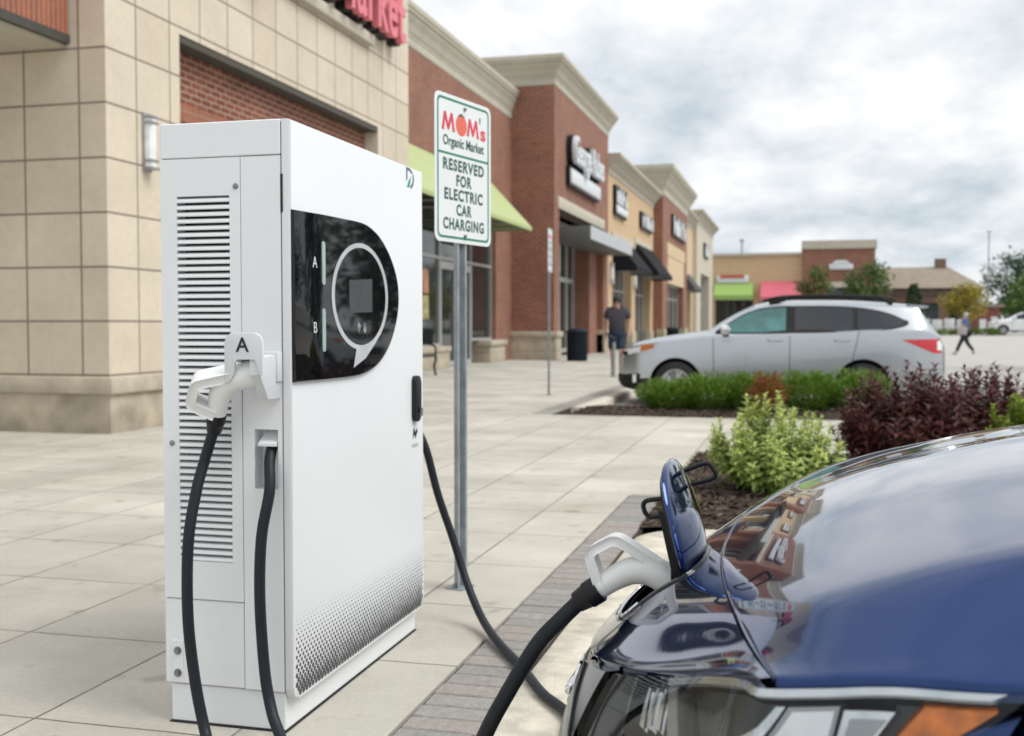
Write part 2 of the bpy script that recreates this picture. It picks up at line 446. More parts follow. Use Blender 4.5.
# joints of the apron edge band
def bricks(name, x0, x1, y0, y1, pitch):
    m = MB(); y = y0; k = 0
    while y < y1:
        j = random.uniform(-.0015, .0015); t = random.uniform(-.0012, .0012)
        m.box(x0+.003+random.uniform(0, .004), x1-.003-random.uniform(0, .004), y+.004, y+pitch-.004, LOTZ-.05, .001+j, .004, 1)
        y += pitch
    return struct(name, m, PAVER)
bricks('brick_paving', -1.055, -.832, -6, 7.07, .098)
bricks('brick_paving', -3.22, -2.97, 13.32, 34, .2)
g = MB(); g.box(-1.06, -.82, -6, 7.08, LOTZ-.1, -.012); g.box(-3.22, -2.96, 13.3, 34, LOTZ-.1, -.012)
struct('sand_bed', g, SOIL, smooth=False)
def kerbpath(name, pts, w, top=.004):
    """kerb with a rounded lip, path along its middle; left/right symmetric"""
    m = MB(); P = [Vector((*p, 0)) for p in pts]; N = len(P); rows = []
    prof = [(-w/2, LOTZ-.1), (-w/2, top-.01), (-w/2+.01, top), (w/2-.035, top), (w/2-.012, top-.010), (w/2, top-.035), (w/2+.012, LOTZ-.1)]
    for i, p in enumerate(P):
        t = (P[min(i+1, N-1)]-P[max(i-1, 0)]).normalized(); n = Vector((t.y, -t.x, 0))
        rows.append([m.bm.verts.new(p + n*a + Vector((0, 0, z + .003*mnoise.noise((p.x*3, p.y*3, 0))))) for a, z in prof])
    for i in range(N-1):
        for k in range(len(prof)-1): m.bm.faces.new((rows[i][k], rows[i+1][k], rows[i+1][k+1], rows[i][k+1]))
    m.bm.faces.new(rows[0]); m.bm.faces.new(rows[-1][::-1])
    return struct(name, m, KERBM, angle=50)
arc = [(-.44 - .27*math.cos(a), 5.62 + .27*math.sin(a)) for a in [R(d) for d in range(0, 91, 10)]]
kerbpath('kerb', [(-.71, y) for y in [x*.3 for x in range(-20, 19)]] + arc + [(x*.3, 5.89) for x in range(-1, 12)], .22)
kerbpath('kerb', [(4.6, 14.62), (3, 14.62), (1, 14.62), (-1, 14.62), (-2.72, 14.62)], .2)
kerbpath('kerb', [(-2.85, y) for y in [14.52+k*.8 for k in range(0, 25)]], .2)
g = MB(); g.box(-.585, -.2, -6, 5.6, LOTZ-.05, LOTZ+.006)
struct('gutter', g, KERBM, smooth=False)

def mulch_bed(x0, x1, y0, y1, n, name):
    m = MB()
    def hz(x, y):
        e = min(x-x0, x1-x, y-y0, y1-y)
        return .004 + .05*min(1, max(0, e)/.3) + .018*mnoise.noise((x*4, y*4, 0))
    nx, ny = int((x1-x0)/.12), int((y1-y0)/.12)
    m.grid(lambda u, v: (x0+(x1-x0)*u, y0+(y1-y0)*v, hz(x0+(x1-x0)*u, y0+(y1-y0)*v)), nx, ny)
    struct('soil', m, SOIL)
    m = MB(); rnd = random.Random(n)
    for i in range(n):
        x, y = rnd.uniform(x0, x1), rnd.uniform(y0, y1); z = hz(x, y)+rnd.uniform(.002, .014)
        l, w = rnd.uniform(.012, .035), rnd.uniform(.004, .010)
        a = rnd.uniform(0, 6.3); t = rnd.uniform(-.5, .5)
        d = Vector((math.cos(a)*math.cos(t), math.sin(a)*math.cos(t), math.sin(t)))*l
        s = Vector((-math.sin(a), math.cos(a), rnd.uniform(-.5, .5)))*w; c = Vector((x, y, z))
        k = Vector((0, 0, .004))
        m.face([c-d-s, c+d-s*.6, c+d*1.1+s*.5, c-d+s]); m.face([c-d-s-k, c+d-s*.6-k, c+d-s*.6, c-d-s])
    o = m.build(name, MULCH, smooth=False, fixn=False); o['kind'] = 'stuff'
    tag(o, 'loose brown bark mulch covering the planting bed', None)
mulch_bed(-.835, 3.6, 5.98, 9.6, 13000, 'bark_mulch')
mulch_bed(-2.74, 4.6, 13.3, 14.55, 5000, 'bark_mulch')

# ------------------------------------------------------------------ market building (beige tile)
FX = -6.753
def wall_with_opening(m, x0, x1, ya, yb, z0, z1, oa, ob, oz0, oz1):
    m.box(x0, x1, ya, oa, z0, z1); m.box(x0, x1, ob, yb, z0, z1)
    m.box(x0, x1, oa, ob, oz1, z1)
    if oz0 > z0: m.box(x0, x1, oa, ob, z0, oz0)
def glazing(root, x, ya, yb, z0, z1, ncol, rows, door=None, fw=.07):
    """storefront glass plane facing +X with a frame of mullions"""
    m = MB(); m.box(x-.03, x, ya, yb, z0, z1); m.build('window_pane', GLASS, root, smooth=False)
    f = MB()
    step = (yb-ya)/ncol
    for i in range(ncol+1):
        c = ya + i*step; f.box(x+.001, x+.06, max(ya, c-fw/2), min(yb, c+fw/2), z0, z1)
    zs = [z0+fw/2] + list(rows) + [z1-fw/2]
    for z in zs:
        for i in range(ncol):
            f.box(x+.001, x+.055, ya+i*step+fw/2, ya+(i+1)*step-fw/2, z-fw/2, z+fw/2)
    f.build('window_frame', FRAME, root, smooth=False)
def cornice(m, xw, ya, yb, z0, z1, out, side=None, back=1.2):
    """stepped, flared moulding along +Y facing +X, returned on the -Y end when side is given"""
    H = z1-z0
    prof = [(.05, 0), (.09, .06), (.09, .22), (.16, .25), (.16, .30), (.26, .34), (.45, .52), (.70, .66), (.72, .74), (.88, .76), (.90, .84), (1, .86), (1, 1)]
    for (a, b_), (c, d) in zip(prof[:-1], prof[1:]):
        pass
    P = [(xw + out*a, z0 + H*b_, out*a) for a, b_ in prof]
    rows = []
    for x, z, o in P:
        y0 = ya - (o if side else 0); y1 = yb + (o if side == 2 else 0)
        rows.append([(xw-back, y0, z), (x, y0, z), (x, y1, z), (xw-back, y1, z)])
    for r0, r1 in zip(rows[:-1], rows[1:]):
        for k in range(3): m.face([r0[k], r0[k+1], r1[k+1], r1[k]])
    m.face(rows[-1]); m.face(rows[0][::-1])

t = thing('market_building', 'beige tiled corner shop building with red letters high on its wall', 'building', (-16, 14, 0))
m = MB(); TOP = 8.8
m.box(-7.25, FX, 9.82, 11.2, 0, TOP)
m.box(-7.25, FX, 17.25, 18.72, 0, TOP); m.box(-7.25, FX, 11.2, 17.25, 4.36, TOP); m.box(-7.25, FX, 11.2, 17.25, 0, .3)
m.box(-27, -7.25, 9.82, 10.4, 0, TOP); m.box(-27, -7.25, 10.4, 18.72, 0, .1); m.box(-27, -7.25, 18.2, 18.72, 0, TOP)
m.build('wall', BEIGE, t, smooth=False)
m = MB(); m.box(-27, -7.25, 10.4, 18.2, TOP-.4, TOP-.3); m.build('roof', ROOFM, t, smooth=False)
m = MB(); m.box(-27, FX+.03, 9.79, 11.2, -.02, .40, .006); m.box(-7.3, FX+.031, 17.25, 18.75, -.02, .40, .006)
split_loose(m.build('stone_base', BEIGEB, t))
m = MB(); m.box(-27, FX+.075, 9.745, 11.24, .40, .575, .02); m.box(-7.3, FX+.076, 17.21, 18.79, .40, .575, .02)
split_loose(m.build('stone_ledge', LEDGE, t))
m = MB(); m.box(-7.15, -6.99, 11.2, 17.249, 3.45, 4.27); m.build('brick_panel', BRICK, t, smooth=False)
m = MB(); m.box(-7.05, -6.975, 11.2, 17.248, 3.47, 3.68); m.build('soldier_course', BRICKS, t, smooth=False)
m = MB(); m.box(-7.2, -6.765, 11.2, 17.25, 4.275, 4.359); m.build('lintel', simple('lintel_dark_grey', (.075, .068, .055), .8), t, smooth=False)
glazing(t, -7.05, 11.2, 17.25, .3, 3.45, 4, [2.6])
m = MB(); m.box(FX-.01, FX+.11, 11.6, 16.85, 5.58, 5.74, .006); m.build('sign_ledge', CREAM, t)
m = MB(); m.box(-11, -7.16, 3.0, 9.80, 4.02, 6.9); m.build('entrance_canopy', BRICKS, t, smooth=False)
m = MB(); m.box(-11.02, -7.15, 2.98, 9.81, 3.93, 4.02); m.build('canopy_edge', simple('canopy_edge_dark', (.06, .058, .05), .6), t, smooth=False)
m = MB(); m.box(-10.97, -7.21, 3.04, 9.80, 3.90, 3.931); m.build('canopy_soffit', CREAM, t, smooth=False)
m = MB(); m.box(-10.9, -10.2, 3.1, 3.8, 0, 3.92); m.build('column', BEIGE, t, smooth=False)
# letters (the wall sign runs on above the picture)
t = thing('shop_sign', 'pink red channel letters on black backs, mounted on the beige tile wall', 'sign', (FX+.1, 14.5, 5.85))
def letters(root, s, y0, z0, size, x, depth, mat, back=None, width=None, spacing=1.0, off=.012, slant=0):
    me = textmesh(s, size, depth/2, 'LEFT', off, spacing)
    xs = [v.co.x for v in me.vertices]; w = max(xs)-min(xs); k = (width/w) if width else 1; mn = min(xs)
    M = lambda x_, dy, dz: Matrix(((0, 0, 1, x_), (k, 0, 0, y0-mn*k+dy), (0, 1, 0, z0+dz), (0, 0, 0, 1)))
    m = MB(); m.mesh(me, M(x+depth, 0, 0)); m.build('lettering', mat, root, smooth=False)
    if back:
        me2 = textmesh(s, size, depth/2, 'LEFT', off+.03*size, spacing)
        m = MB(); m.mesh(me2, M(x+depth*.3, 0, 0)); m.build('letter_backing', back, root, smooth=False)
letters(t, 'Organic Market', 11.45, 6.22, 1.22, FX+.03, .16, SIGNPINK, BLACKPL, 6.42, 1.06, .022)
# wall lamp
def wall_lamp(loc, label, rz=math.pi/2):
    """faces local -Y; about 0.62 m tall, origin at its lower back"""
    t = thing('wall_lamp', label, 'lamp', loc, rz, 'wall lamps along the shop fronts')
    m = MB(); m.box(-.075, .075, -.03, 0, 0, .62, .008); m.build('back_plate', ALU, t, local=True)
    m = MB(); m.prism([(-.06, -.03), (-.055, -.08), (-.03, -.105), (.03, -.105), (.055, -.08), (.06, -.03)], lambda u, v, d: (u, v, d), .05, .57); m.build('diffuser', LAMPW, t, local=True)
    m = MB()
    for z in (.02, .10, .50, .56): m.box(-.072, .072, -.115, -.031, z, z+.03, .006)
    split_loose(m.build('band', ALU, t, local=True))
    return t
L0 = wall_lamp((FX+.001, 10.52, 2.73), 'tall frosted wall lamp with metal bands on the beige tile wall')

# ------------------------------------------------------------------ brick shop with lime awning
BX = -8.9
t = thing('brick_shop', 'red brick shop with cream cornice and glass front beside the beige wall', 'building', (-14, 26, 0))
m = MB(); wall_with_opening(m, BX-.5, BX, 18.72, 34.2, 0, 7.64, 20.4, 32.35, 0, 4.9)
m.box(-27, BX-.5, 33.7, 34.2, 0, 7.64); m.build('wall', BRICK, t, smooth=False)
m = MB(); cornice(m, BX, 18.72, 34.19, 7.62, 8.50, .26); m.build('cornice', CREAMD, t, smooth=False)
m = MB(); m.box(-27, BX-.5, 18.72, 33.7, 7.3, 7.4); m.build('roof', ROOFM, t, smooth=False)
m = MB(); m.box(BX-.45, BX+.16, 31.2, 32.9, 0, .5, .01); m.box(BX-.45, BX+.16, 21, 27.3, 0, .42, .01); split_loose(m.build('stone_base', STONE, t))
m = MB(); m.box(BX-.45, BX+.22, 31.1, 32.95, .5, .66, .02); m.box(BX-.45, BX+.2, 21, 27.35, .42, .56, .02); split_loose(m.build('stone_cap', LEDGE, t))
glazing(t, BX-.18, 20.4, 27.35, .56, 4.9, 3, [2.85])
glazing(t, BX-.18, 30.2, 32.35, .66, 4.9, 1, [2.85])
glazing(t, BX-.18, 27.35, 30.2, 2.7, 4.9, 1, [2.85])
m = MB(); m.box(BX-.21, BX-.19, 27.35, 30.2, .02, 2.7); m.build('door', GLASS, t, smooth=False)
d = LAST[0]
m = MB()
for y in (27.38, 28.72, 28.86, 30.1): m.box(BX-.188, BX-.12, y, y+.1, .02, 2.7)
for z in (.02, 2.58): 
    m.box(BX-.188, BX-.121, 27.48, 28.72, z, z+.12); m.box(BX-.188, BX-.121, 28.96, 30.1, z, z+.12)
m.build('door_frame', FRAME, d, smooth=False)
m = MB(); m.tube([(BX-.1, 28.95, .95), (BX-.03, 28.95, .98), (BX-.03, 28.95, 1.4), (BX-.1, 28.95, 1.43)], .025, 8); m.build('handle', FRAME, d)
m = MB(); m.box(BX-.186, BX-.18, 29.1, 29.45, 1.55, 1.95); m.build('notice', simple('notice_white', (.6, .62, .65), .6), d, smooth=False)
m = MB(); m.box(BX-.186, BX-.181, 29.1, 29.45, 1.98, 2.2); m.build('notice', simple('notice_blue', (.12, .3, .5), .6), d, smooth=False)
def poster(y0, y1, z0, z1, col, label):
    m = MB(); m.box(BX-.178, BX-.174, y0, y1, z0, z1); o = m.build('window_poster', simple('poster_'+label.split()[0], col, .6, var=.5, scale=3), smooth=False)
    tag(recentre(o), label, 'poster')
poster(25.45, 26.6, 1.25, 1.85, (.42, .38, .18), 'yellow poster in the shop window, lower of the two behind the bench')
poster(25.45, 26.6, 1.9, 2.5, (.45, .22, .13), 'orange poster in the shop window, upper of the two behind the bench')
def awning(name, label, y0, y1, zt, zb, xw, xo, mat, group=None, val=.18):
    t = thing('awning', label, 'awning', (xw, (y0+y1)/2, zb), 0, group)
    m = MB()
    n = 14
    P = [(xw+.01, zt), (xo, zb+val), (xo, zb), (xo-.02, zb), (xo-.02, zb+val-.02), (xw+.01, zt-.06)]
    m.prism(P, lambda u, v, d: (u, d, v), y0, y1)
    for y in (y0, y1-.015):
        m.prism([(xw+.01, zt-.03), (xo-.005, zb+val-.01), (xo-.005, zb), (xw+.01, zb+.0)], lambda u, v, d: (u, d, v), y+(-.003 if y == y0 else .003), y+.015+(-.003 if y == y0 else .003))
    m.build('fabric', mat, t, smooth=False)
    m = MB()
    for k in range(int((y1-y0)/1.5)+1):
        y = y0+.1+k*1.5
        if y < y1: m.tube([(xw+.02, y, zb+.06), (xo-.06, y, zb+.05)], .02, 6); m.tube([(xw+.02, y, zt-.15), (xo-.06, y, zb+.09)], .02, 6)
    split_loose(m.build('support_bar', FRAME, t))
    return t
awning('awning', 'sloping lime green fabric awning over the brick shop window', 20.6, 31.63, 5.35, 3.85, BX, -7.6, LIME, val=.1)

# ------------------------------------------------------------------ brick tower block
TX = -7.5
t = thing('brick_tower', 'tallest red brick shop block with heavy cream cornice and recessed entrance', 'building', (-14, 39, 0))
m = MB(); wall_with_opening(m, TX-.5, TX, 34.2, 44.3, 0, 8.75, 34.95, 43.2, 0, 4.83)
m.box(-20, TX-.5, 34.2, 34.7, 0, 8.75); m.box(-20, TX-.5, 43.8, 44.3, 0, 8.75); m.box(-20, -19.5, 34.7, 43.8, 0, 8.75)
m.box(TX-.85, TX-.25, 41.6, 43.19, 0, 4.8)
m.build('wall', BRICK, t, smooth=False)
m = MB(); cornice(m, TX, 34.2, 44.3, 8.62, 9.50, .36, 2, 12); m.build('cornice', CREAMD, t, smooth=False)
m = MB(); m.box(-9.4, TX+.08, 34.12, 34.95, 0, .72, .01); m.box(TX-.3, TX+.08, 43.2, 44.36, 0, .72, .01); split_loose(m.build('stone_base', STONE, t))
m = MB(); m.box(-9.4, TX+.13, 34.07, 35.0, .72, .9, .02); m.box(TX-.3, TX+.13, 43.15, 44.4, .72, .9, .02); split_loose(m.build('stone_cap', LEDGE, t))
m = MB(); m.box(TX-.1, TX+.04, 34.75, 43.35, 4.83, 5.22, .01); m.build('lintel', CREAM, t)
glazing(t, TX-.9, 34.95, 41.6, .1, 4.83, 5, [2.75], None, .16)
m = MB(); m.box(-8.35, -8.32, 36.4, 39.0, 3.0, 3.95); m.build('sign_panel', LETW, t, smooth=False)
m = MB()
m.box(TX-.4, -6.49, 34.96, 43.9, 3.86, 4.27, .01); m.build('canopy', CANS, t)
m = MB(); m.box(-6.489, -6.46, 34.95, 43.91, 3.85, 4.28); m.build('canopy_fascia', CANG, t, smooth=False)
t = thing('shop_sign', 'white script letters over a white box sign on the tall brick block', 'sign', (TX+.1, 38.9, 6.4))
letters(t, 'George Rubes', 36.0, 6.86, 1.25, TX+.05, .2, LETW, BLACKPL, 5.4, 1.0, .022)
m = MB(); m.box(TX+.02, TX+.22, 36.0, 41.4, 5.78, 6.27, .05); m.build('box_sign_face', LETW, t)
m = MB(); m.box(TX+.005, TX+.15, 35.93, 41.47, 5.71, 6.34); m.build('box_sign_back', BLACKPL, t, smooth=False)

# ------------------------------------------------------------------ tan shop
t = thing('tan_shop', 'tan stucco shop with two black awnings and two white signs', 'building', (-14, 51, 0))
m = MB()
m.box(TX-.5, TX, 44.3, 45.4, 0, 7.3); m.box(TX-.5, TX, 50.8, 51.9, 0, 7.3); m.box(TX-.5, TX, 57.3, 58.5, 0, 7.3)
m.box(TX-.5, TX, 45.4, 50.8, 4.5, 7.3); m.box(TX-.5, TX, 51.9, 57.3, 4.6, 7.3); m.box(-20, TX-.5, 58, 58.5, 0, 7.3); m.box(-20, -19.5, 44.3, 58, 0, 7.3)
m.build('wall', TAN, t, smooth=False)
m = MB(); cornice(m, TX, 44.3, 58.49, 7.22, 8.0, .5); m.build('cornice', CREAMD, t, smooth=False)
m = MB(); m.box(TX, TX+.05, 45.2, 51.0, 4.5, 4.95); m.box(TX, TX+.05, 51.7, 57.5, 4.72, 5.2); split_loose(m.build('lintel', CREAM, t, smooth=False))
m = MB(); m.box(TX-.3, TX+.07, 44.42, 45.45, 0, .8, .01); m.box(TX-.3, TX+.07, 50.75, 51.95, 0, .8, .01); m.box(TX-.3, TX+.07, 57.25, 58.4, 0, .8, .01); split_loose(m.build('stone_base', STONE, t))
glazing(t, TX-.4, 45.4, 50.8, .1, 4.5, 4, [2.6]); glazing(t, TX-.4, 51.9, 57.3, .1, 4.6, 4, [2.6])
m = MB(); m.box(-20, TX-.5, 44.3, 58, 6.9, 7.0); m.build('roof', ROOFM, t, smooth=False)
awning('awning', 'black fabric awning nearer to the tall brick block', 45.6, 50.4, 4.75, 3.35, TX, -6.5, BLACKA, 'black awnings of the tan shop')
awning('awning', 'black fabric awning farther from the tall brick block', 51.9, 57.8, 5.0, 3.4, TX, -6.4, BLACKA, 'black awnings of the tan shop')
def wall_sign(label, s, y0, w, z0, h, x, under=None):
    t = thing('shop_sign', label, 'sign', (x, y0+w/2, z0))
    m = MB(); m.box(x+.005, x+.14, y0-.08, y0+w+.08, z0-.08, z0+h+.08); m.build('sign_back', BLACKPL, t, smooth=False)
    if under: m = MB(); m.box(x+.1, x+.2, y0, y0+w, z0, z0+h*.3, .02); m.build('sign_strip', LETW, t); z0 += h*.36; h *= .64
    m = MB(); n = s; rnd = random.Random(int(w*100)); step = w/n       # lettering too far off to read: only its strokes
    for i in range(n):
        a = y0+i*step; hh = h*rnd.choice((1, .72, .78, 1))
        m.box(x+.14, x+.20, a+step*.08, a+step*.34, z0, z0+hh, .02)
        m.box(x+.14, x+.20, a+step*.34, a+step*.62, z0+hh*rnd.choice((0, .4, .75)), z0+hh*rnd.choice((.25, .62, .99)), .0)
        if rnd.random() < .7: m.box(x+.14, x+.20, a+step*.62, a+step*.86, z0, z0+hh*rnd.choice((.7, 1)), .02)
    m.build('lettering', LETW, t, smooth=False)
wall_sign('white two line sign on tan stucco beside the tall brick block', 4, 45.5, 2.9, 5.75, 1.05, TX, True)
wall_sign('small white letter sign on tan stucco above the farther black awning', 6, 53.2, 4.0, 5.85, .62, TX)
# ------------------------------------------------------------------ second brick block and the last shops
QX = -7.0
t = thing('brick_shop', 'narrow red brick shop with overhanging flared cornice past the tan shop', 'building', (-13, 65, 0))
m = MB(); m.box(QX-.5, QX, 58.52, 60.6, 0, 8.1); m.box(QX-.5, QX, 69.2, 71.3, 0, 8.1); m.box(QX-.5, QX, 60.6, 69.2, 5.4, 8.1); m.box(-20, QX-.5, 58.52, 59, 0, 8.1); m.box(-20, QX-.5, 70.8, 71.3, 0, 8.1)
m.build('wall', BRICK, t, smooth=False)
m = MB(); cornice(m, QX, 58.52, 71.3, 7.95, 9.45, .6, 2, 11); m.build('cornice', CREAMD, t, smooth=False)
m = MB(); m.box(QX, QX+.06, 60.2, 69.6, 4.9, 5.6); m.box(QX-.3, QX+.03, 60.6, 69.2, 3.4, 4.9); m.build('panel', TANP, t, smooth=False)
m = MB(); m.box(QX-.3, QX+.1, 58.45, 60.7, 0, .9); m.box(QX-.3, QX+.1, 69.1, 71.36, 0, .9); split_loose(m.build('stone_base', STONE, t, smooth=False))
glazing(t, QX-.4, 60.6, 69.2, .1, 3.4, 4, [2.6])
wall_sign('white letter sign on the narrow brick shop under its flared cornice', 7, 62.3, 6.8, 6.2, 1.0, QX)
t = thing('beige_shop', 'pale beige shop at the far end of the row', 'building', (-13, 86, 0))
m = MB()
m.box(TX-.5, TX, 71.32, 73.5, 0, 8.1); m.box(TX-.5, TX, 79.5, 80.6, 0, 8.1); m.box(TX-.5, TX, 73.5, 79.5, 4.2, 8.1)
m.build('wall', TANP, t, smooth=False)
m = MB(); m.box(TX-.5, TX+.3, 80.6, 84, 0, 8.6); m.box(TX-.5, TX+.3, 92, 95.6, 0, 8.6); m.box(TX-.5, TX+.3, 84, 92, 5, 8.6); m.box(-20, TX-.5, 95.1, 95.6, 0, 8.6)
m.build('end_wall', CREAM, t, smooth=False)
m = MB(); cornice(m, TX, 71.32, 80.6, 7.9, 8.7, .5); cornice(m, TX+.3, 80.6, 95.6, 8.45, 9.35, .5, 2, 9); m.build('cornice', CREAMD, t, smooth=False)
glazing(t, TX-.4, 73.5, 79.5, .1, 4.2, 3, [2.6]); glazing(t, TX-.3, 84, 92, .1, 5, 4, [2.8])
awning('awning', 'dark awning over the beige shop doorway at the far end', 73.8, 79.2, 4.6, 3.4, TX, -6.7, simple('awning_charcoal', (.06, .06, .062), .8))
wall_sign('pale letter sign high on the last beige shop', 4, 86, 3.6, 6.4, .9, TX+.3)
L1 = dup(L0, (TX+.002, 44.85, 2.75), None, 'frosted wall lamp on the pier between brick block and tan shop'); L1.scale = (1.5, 1.5, 1.5)
L2 = dup(L0, (TX+.002, 51.35, 2.75), None, 'frosted wall lamp on the tan pier between the black awnings'); L2.scale = (1.5, 1.5, 1.5)

# ------------------------------------------------------------------ far side of the lot
t = thing('tan_store', 'long tan store across the lot with green and pink awnings', 'building', (-6, 110, .4))
m = MB(); m.box(-16, .22, 105, 125, 0, 7.5); m.build('wall', TAN, t, smooth=False)
m = MB(); m.box(-16.2, .215, 104.8, 125.2, 7.5, 7.75); m.build('parapet', CREAMD, t, smooth=False)
m = MB()
for a, b_ in ((-7.6, -4.2), (-3.6, 0)): m.box(a, b_, 104.95, 105.0-.001, .4, 3.4)
m.build('window', GLASS, t, smooth=False)
m = MB(); m.box(-7.5, -4.6, 104.8, 104.99, 5.0, 5.7, .05); m.build('sign_panel', LETW, t)
m = MB(); m.box(-7.2, -5.0, 104.75, 104.81, 5.45, 5.75); m.build('sign_band', simple('sign_band_red', (.5, .09, .07), .6), t, smooth=False)
def awning_y(label, x0, x1, zt, zb, yw, yo, mat):
    t = thing('awning', label, 'awning', ((x0+x1)/2, yw, zb))
    m = MB(); m.prism([(yw-.01, zt), (yo, zb+.4), (yo, zb), (yw-.01, zb)], lambda u, v, d: (d, u, v), x0, x1); m.build('fabric', mat, t, smooth=False)
    m = MB(); m.box(x0, x1, yo+.05, yw-.02, zb-.03, zb-.001); m.build('frame', FRAME, t, smooth=False)
awning_y('wide green awning on the tan store across the lot', -7.7, -4.2, 5.05, 3.45, 105, 103.6, GREENA)
awning_y('wide pink awning on the tan store across the lot', -3.5, .1, 5.15, 3.25, 105, 103.6, PINKA)
t = thing('brick_store', 'square red brick store block across the lot with pale top band', 'building', (3.4, 110, .4))
m = MB(); m.box(.23, 6.5, 104.5, 122, 0, 8.0); m.build('wall', BRICK, t, smooth=False)
m = MB(); m.box(.1, 6.63, 104.35, 122.1, 8.0, 8.75); m.build('cornice', CREAMD, t, smooth=False)
m = MB(); m.box(2.5, 4.6, 104.3, 104.499, 6.1, 6.6, .1); m.prism([(2.7, 6.6), (4.4, 6.6), (4.0, 6.95), (3.1, 6.95)], lambda u, v, d: (u, d, v), 104.3, 104.49); m.build('sign_panel', LETW, t)
m = MB(); m.box(2.2, 5.4, 104.3, 104.49, 4.5, 5.0); split_loose(m.build('lintel', CREAM, t, smooth=False))
m = MB(); m.box(2.4, 5.2, 104.44, 104.49, .4, 4.5); m.build('window', GLASS, t, smooth=False)
t = thing('brown_roof_house', 'low brown brick building with a wide hipped shingle roof', 'building', (11, 116, .4))
m = MB(); m.box(5.6, 16.2, 112, 124, 0, 4.7); m.build('wall', BROWNW, t, smooth=False)
m = MB()
a = [(5.0, 111.4, 4.6), (16.8, 111.4, 4.6), (16.8, 124.6, 4.6), (5.0, 124.6, 4.6)]; r0, r1 = (6.0, 118, 6.9), (14.2, 118, 6.9)
m.face([a[0], a[1], r1, r0]); m.face([a[1], a[2], r1]); m.face([a[2], a[3], r0, r1]); m.face([a[3], a[0], r0]); m.face(a[::-1])
m.build('roof', ROOFM if False else BROWNR, t, smooth=False)
rf = LAST[0]
m = MB(); m.box(13.0, 14.0, 117.5, 118.5, 6.4, 7.7); m.build('chimney', BROWNW, rf, smooth=False)
m = MB(); m.box(5.4, 16.4, 111.8, 111.99, 3.9, 4.5); m.build('fascia', simple('fascia_dark', (.12, .09, .075), .8), t, smooth=False)
m = MB()
for x in (7, 9.2, 11.4, 13.6): m.box(x, x+1.3, 111.93, 111.99, 1.2, 3.2)
m.build('window', GLASS, t, smooth=False)
m = MB(); m.box(14.4, 16.2, 100, 103, .4, 2.6); o = m.build('kiosk', simple('kiosk_red_brown', (.22, .08, .06), .8), smooth=False)
t = thing('kiosk', 'small red brown kiosk with white front beyond the parked white car', 'kiosk', (15.6, 101, .4)); 
o.data.transform(Matrix.Translation((-15.6, -101, -.4))); o.parent = t; o.name = 'wall'
m = MB(); m.box(14.1, 16.5, 99.7, 103.3, 2.6, 2.85); m.build('roof', BROWNR, t, smooth=False)
m = MB(); m.box(14.6, 15.1, 99.9, 99.99, .5, 1.6); m.box(15.5, 16.0, 99.9, 99.99, .6, 1.8); m.build('panel', LETW, t, smooth=False)
t = thing('light_pole', 'very tall thin lighting pole at the far edge of the lot', 'light pole', (16.0, 105, .4))
m = MB(); m.tube([(16.0, 105, .4), (16.0, 105, 9.3)], [.07, .05], 10); m.build('pole', STEEL, t)
m = MB(); m.box(15.8, 16.2, 104.9, 105.1, 9.25, 9.35, .03); m.build('lamp_head', ALU, t)
t = thing('roof_vent', 'thin vent pipe with cap on the tan store roof', 'vent', (-5.4, 108, 7.0))
m = MB(); m.tube([(-5.4, 108, 6.9), (-5.4, 108, 9.0)], .09, 8); m.build('pipe', ALU, t)
m = MB(); m.lathe((-5.4, 108, 9.0), [(.05, 0), (.24, .02), (.24, .22), (.05, .32)], 10); m.build('cap', ALU, t)
# ------------------------------------------------------------------ EV charging cabinet
CXB, CXF, CY0, CY1, CH = -1.690, -1.334, 2.70, 3.765, 1.645
ch = thing('charging_station', 'white electric car charging cabinet with louvred side and black round ended display', 'charger', (-1.5, 3.26, 0))
m = MB(); m.box(CXB+.004, CXF-.002, CY0+.05, CY1-.05, .112, CH-.004); m.build('inner_shell', WHITE, ch, smooth=False)
m = MB(); m.box(CXB+.008, -1.329, CY0+.002, CY1-.016, -.002, .004); m.build('base_shadow_line', DARKSLOT, ch, smooth=False)  # thin dark strip added as a painted contact shadow under the plinth
m = MB(); m.box(CXB+.012, -1.333, CY0+.006, CY1-.02, .0042, .108, .003, 1); m.build('plinth', WHITE, ch)
p_ = LAST[0]
m = MB()
for x in (-1.502, -1.478):
    for z in (.088, .024): m.lathe((x, CY0+.0078, z), [(.004, 0), (.004, -.0012)], 10, 'y')
split_loose(m.build('fastener', DARKSLOT, p_))
m = MB()      # outer cladding: plates round the cable outlet and the louvres, 3 mm joints between them
B = .0025
m.box(CXB, CXF, CY0, CY0+.05, 1.552, CH, B, 1)                       # head plate
m.box(CXB, -1.452, CY0, CY0+.05, .112, .347, B, 1)                   # foot plate
m.box(-1.449, CXF, CY0, CY0+.05, .8209, 1.549); m.box(-1.449, CXF, CY0, CY0+.05, .112, .6601)
m.box(-1.449, -1.415, CY0, CY0+.05, .6601, .8209); m.box(-1.346, CXF, CY0, CY0+.05, .6601, .8209)
m.box(CXB, CXF, CY1-.05, CY1, .112, CH, B, 1)                        # far side
m.box(CXB-.003, CXB+.004, CY0+.004, CY1-.004, .112, CH-.003)         # back
m.build('cladding', WHITE, ch, smooth=False)
m = MB()      # louvred door: frame of four bars round the slats
x0, x1, z0, z1 = -1.640, -1.482, .455, 1.448
a, b_, y_ = CXB+.001, -1.4508, CY0-.002
m.box(a, x0, y_, CY0+.045, .350, 1.549); m.box(x1, b_, y_, CY0+.045, .350, 1.549)
m.box(x0, x1, y_, CY0+.045, .350, z0); m.box(x0, x1, y_, CY0+.045, z1, 1.549)
m.build('louvre_door', WHITE, ch, smooth=False)
ld = LAST[0]
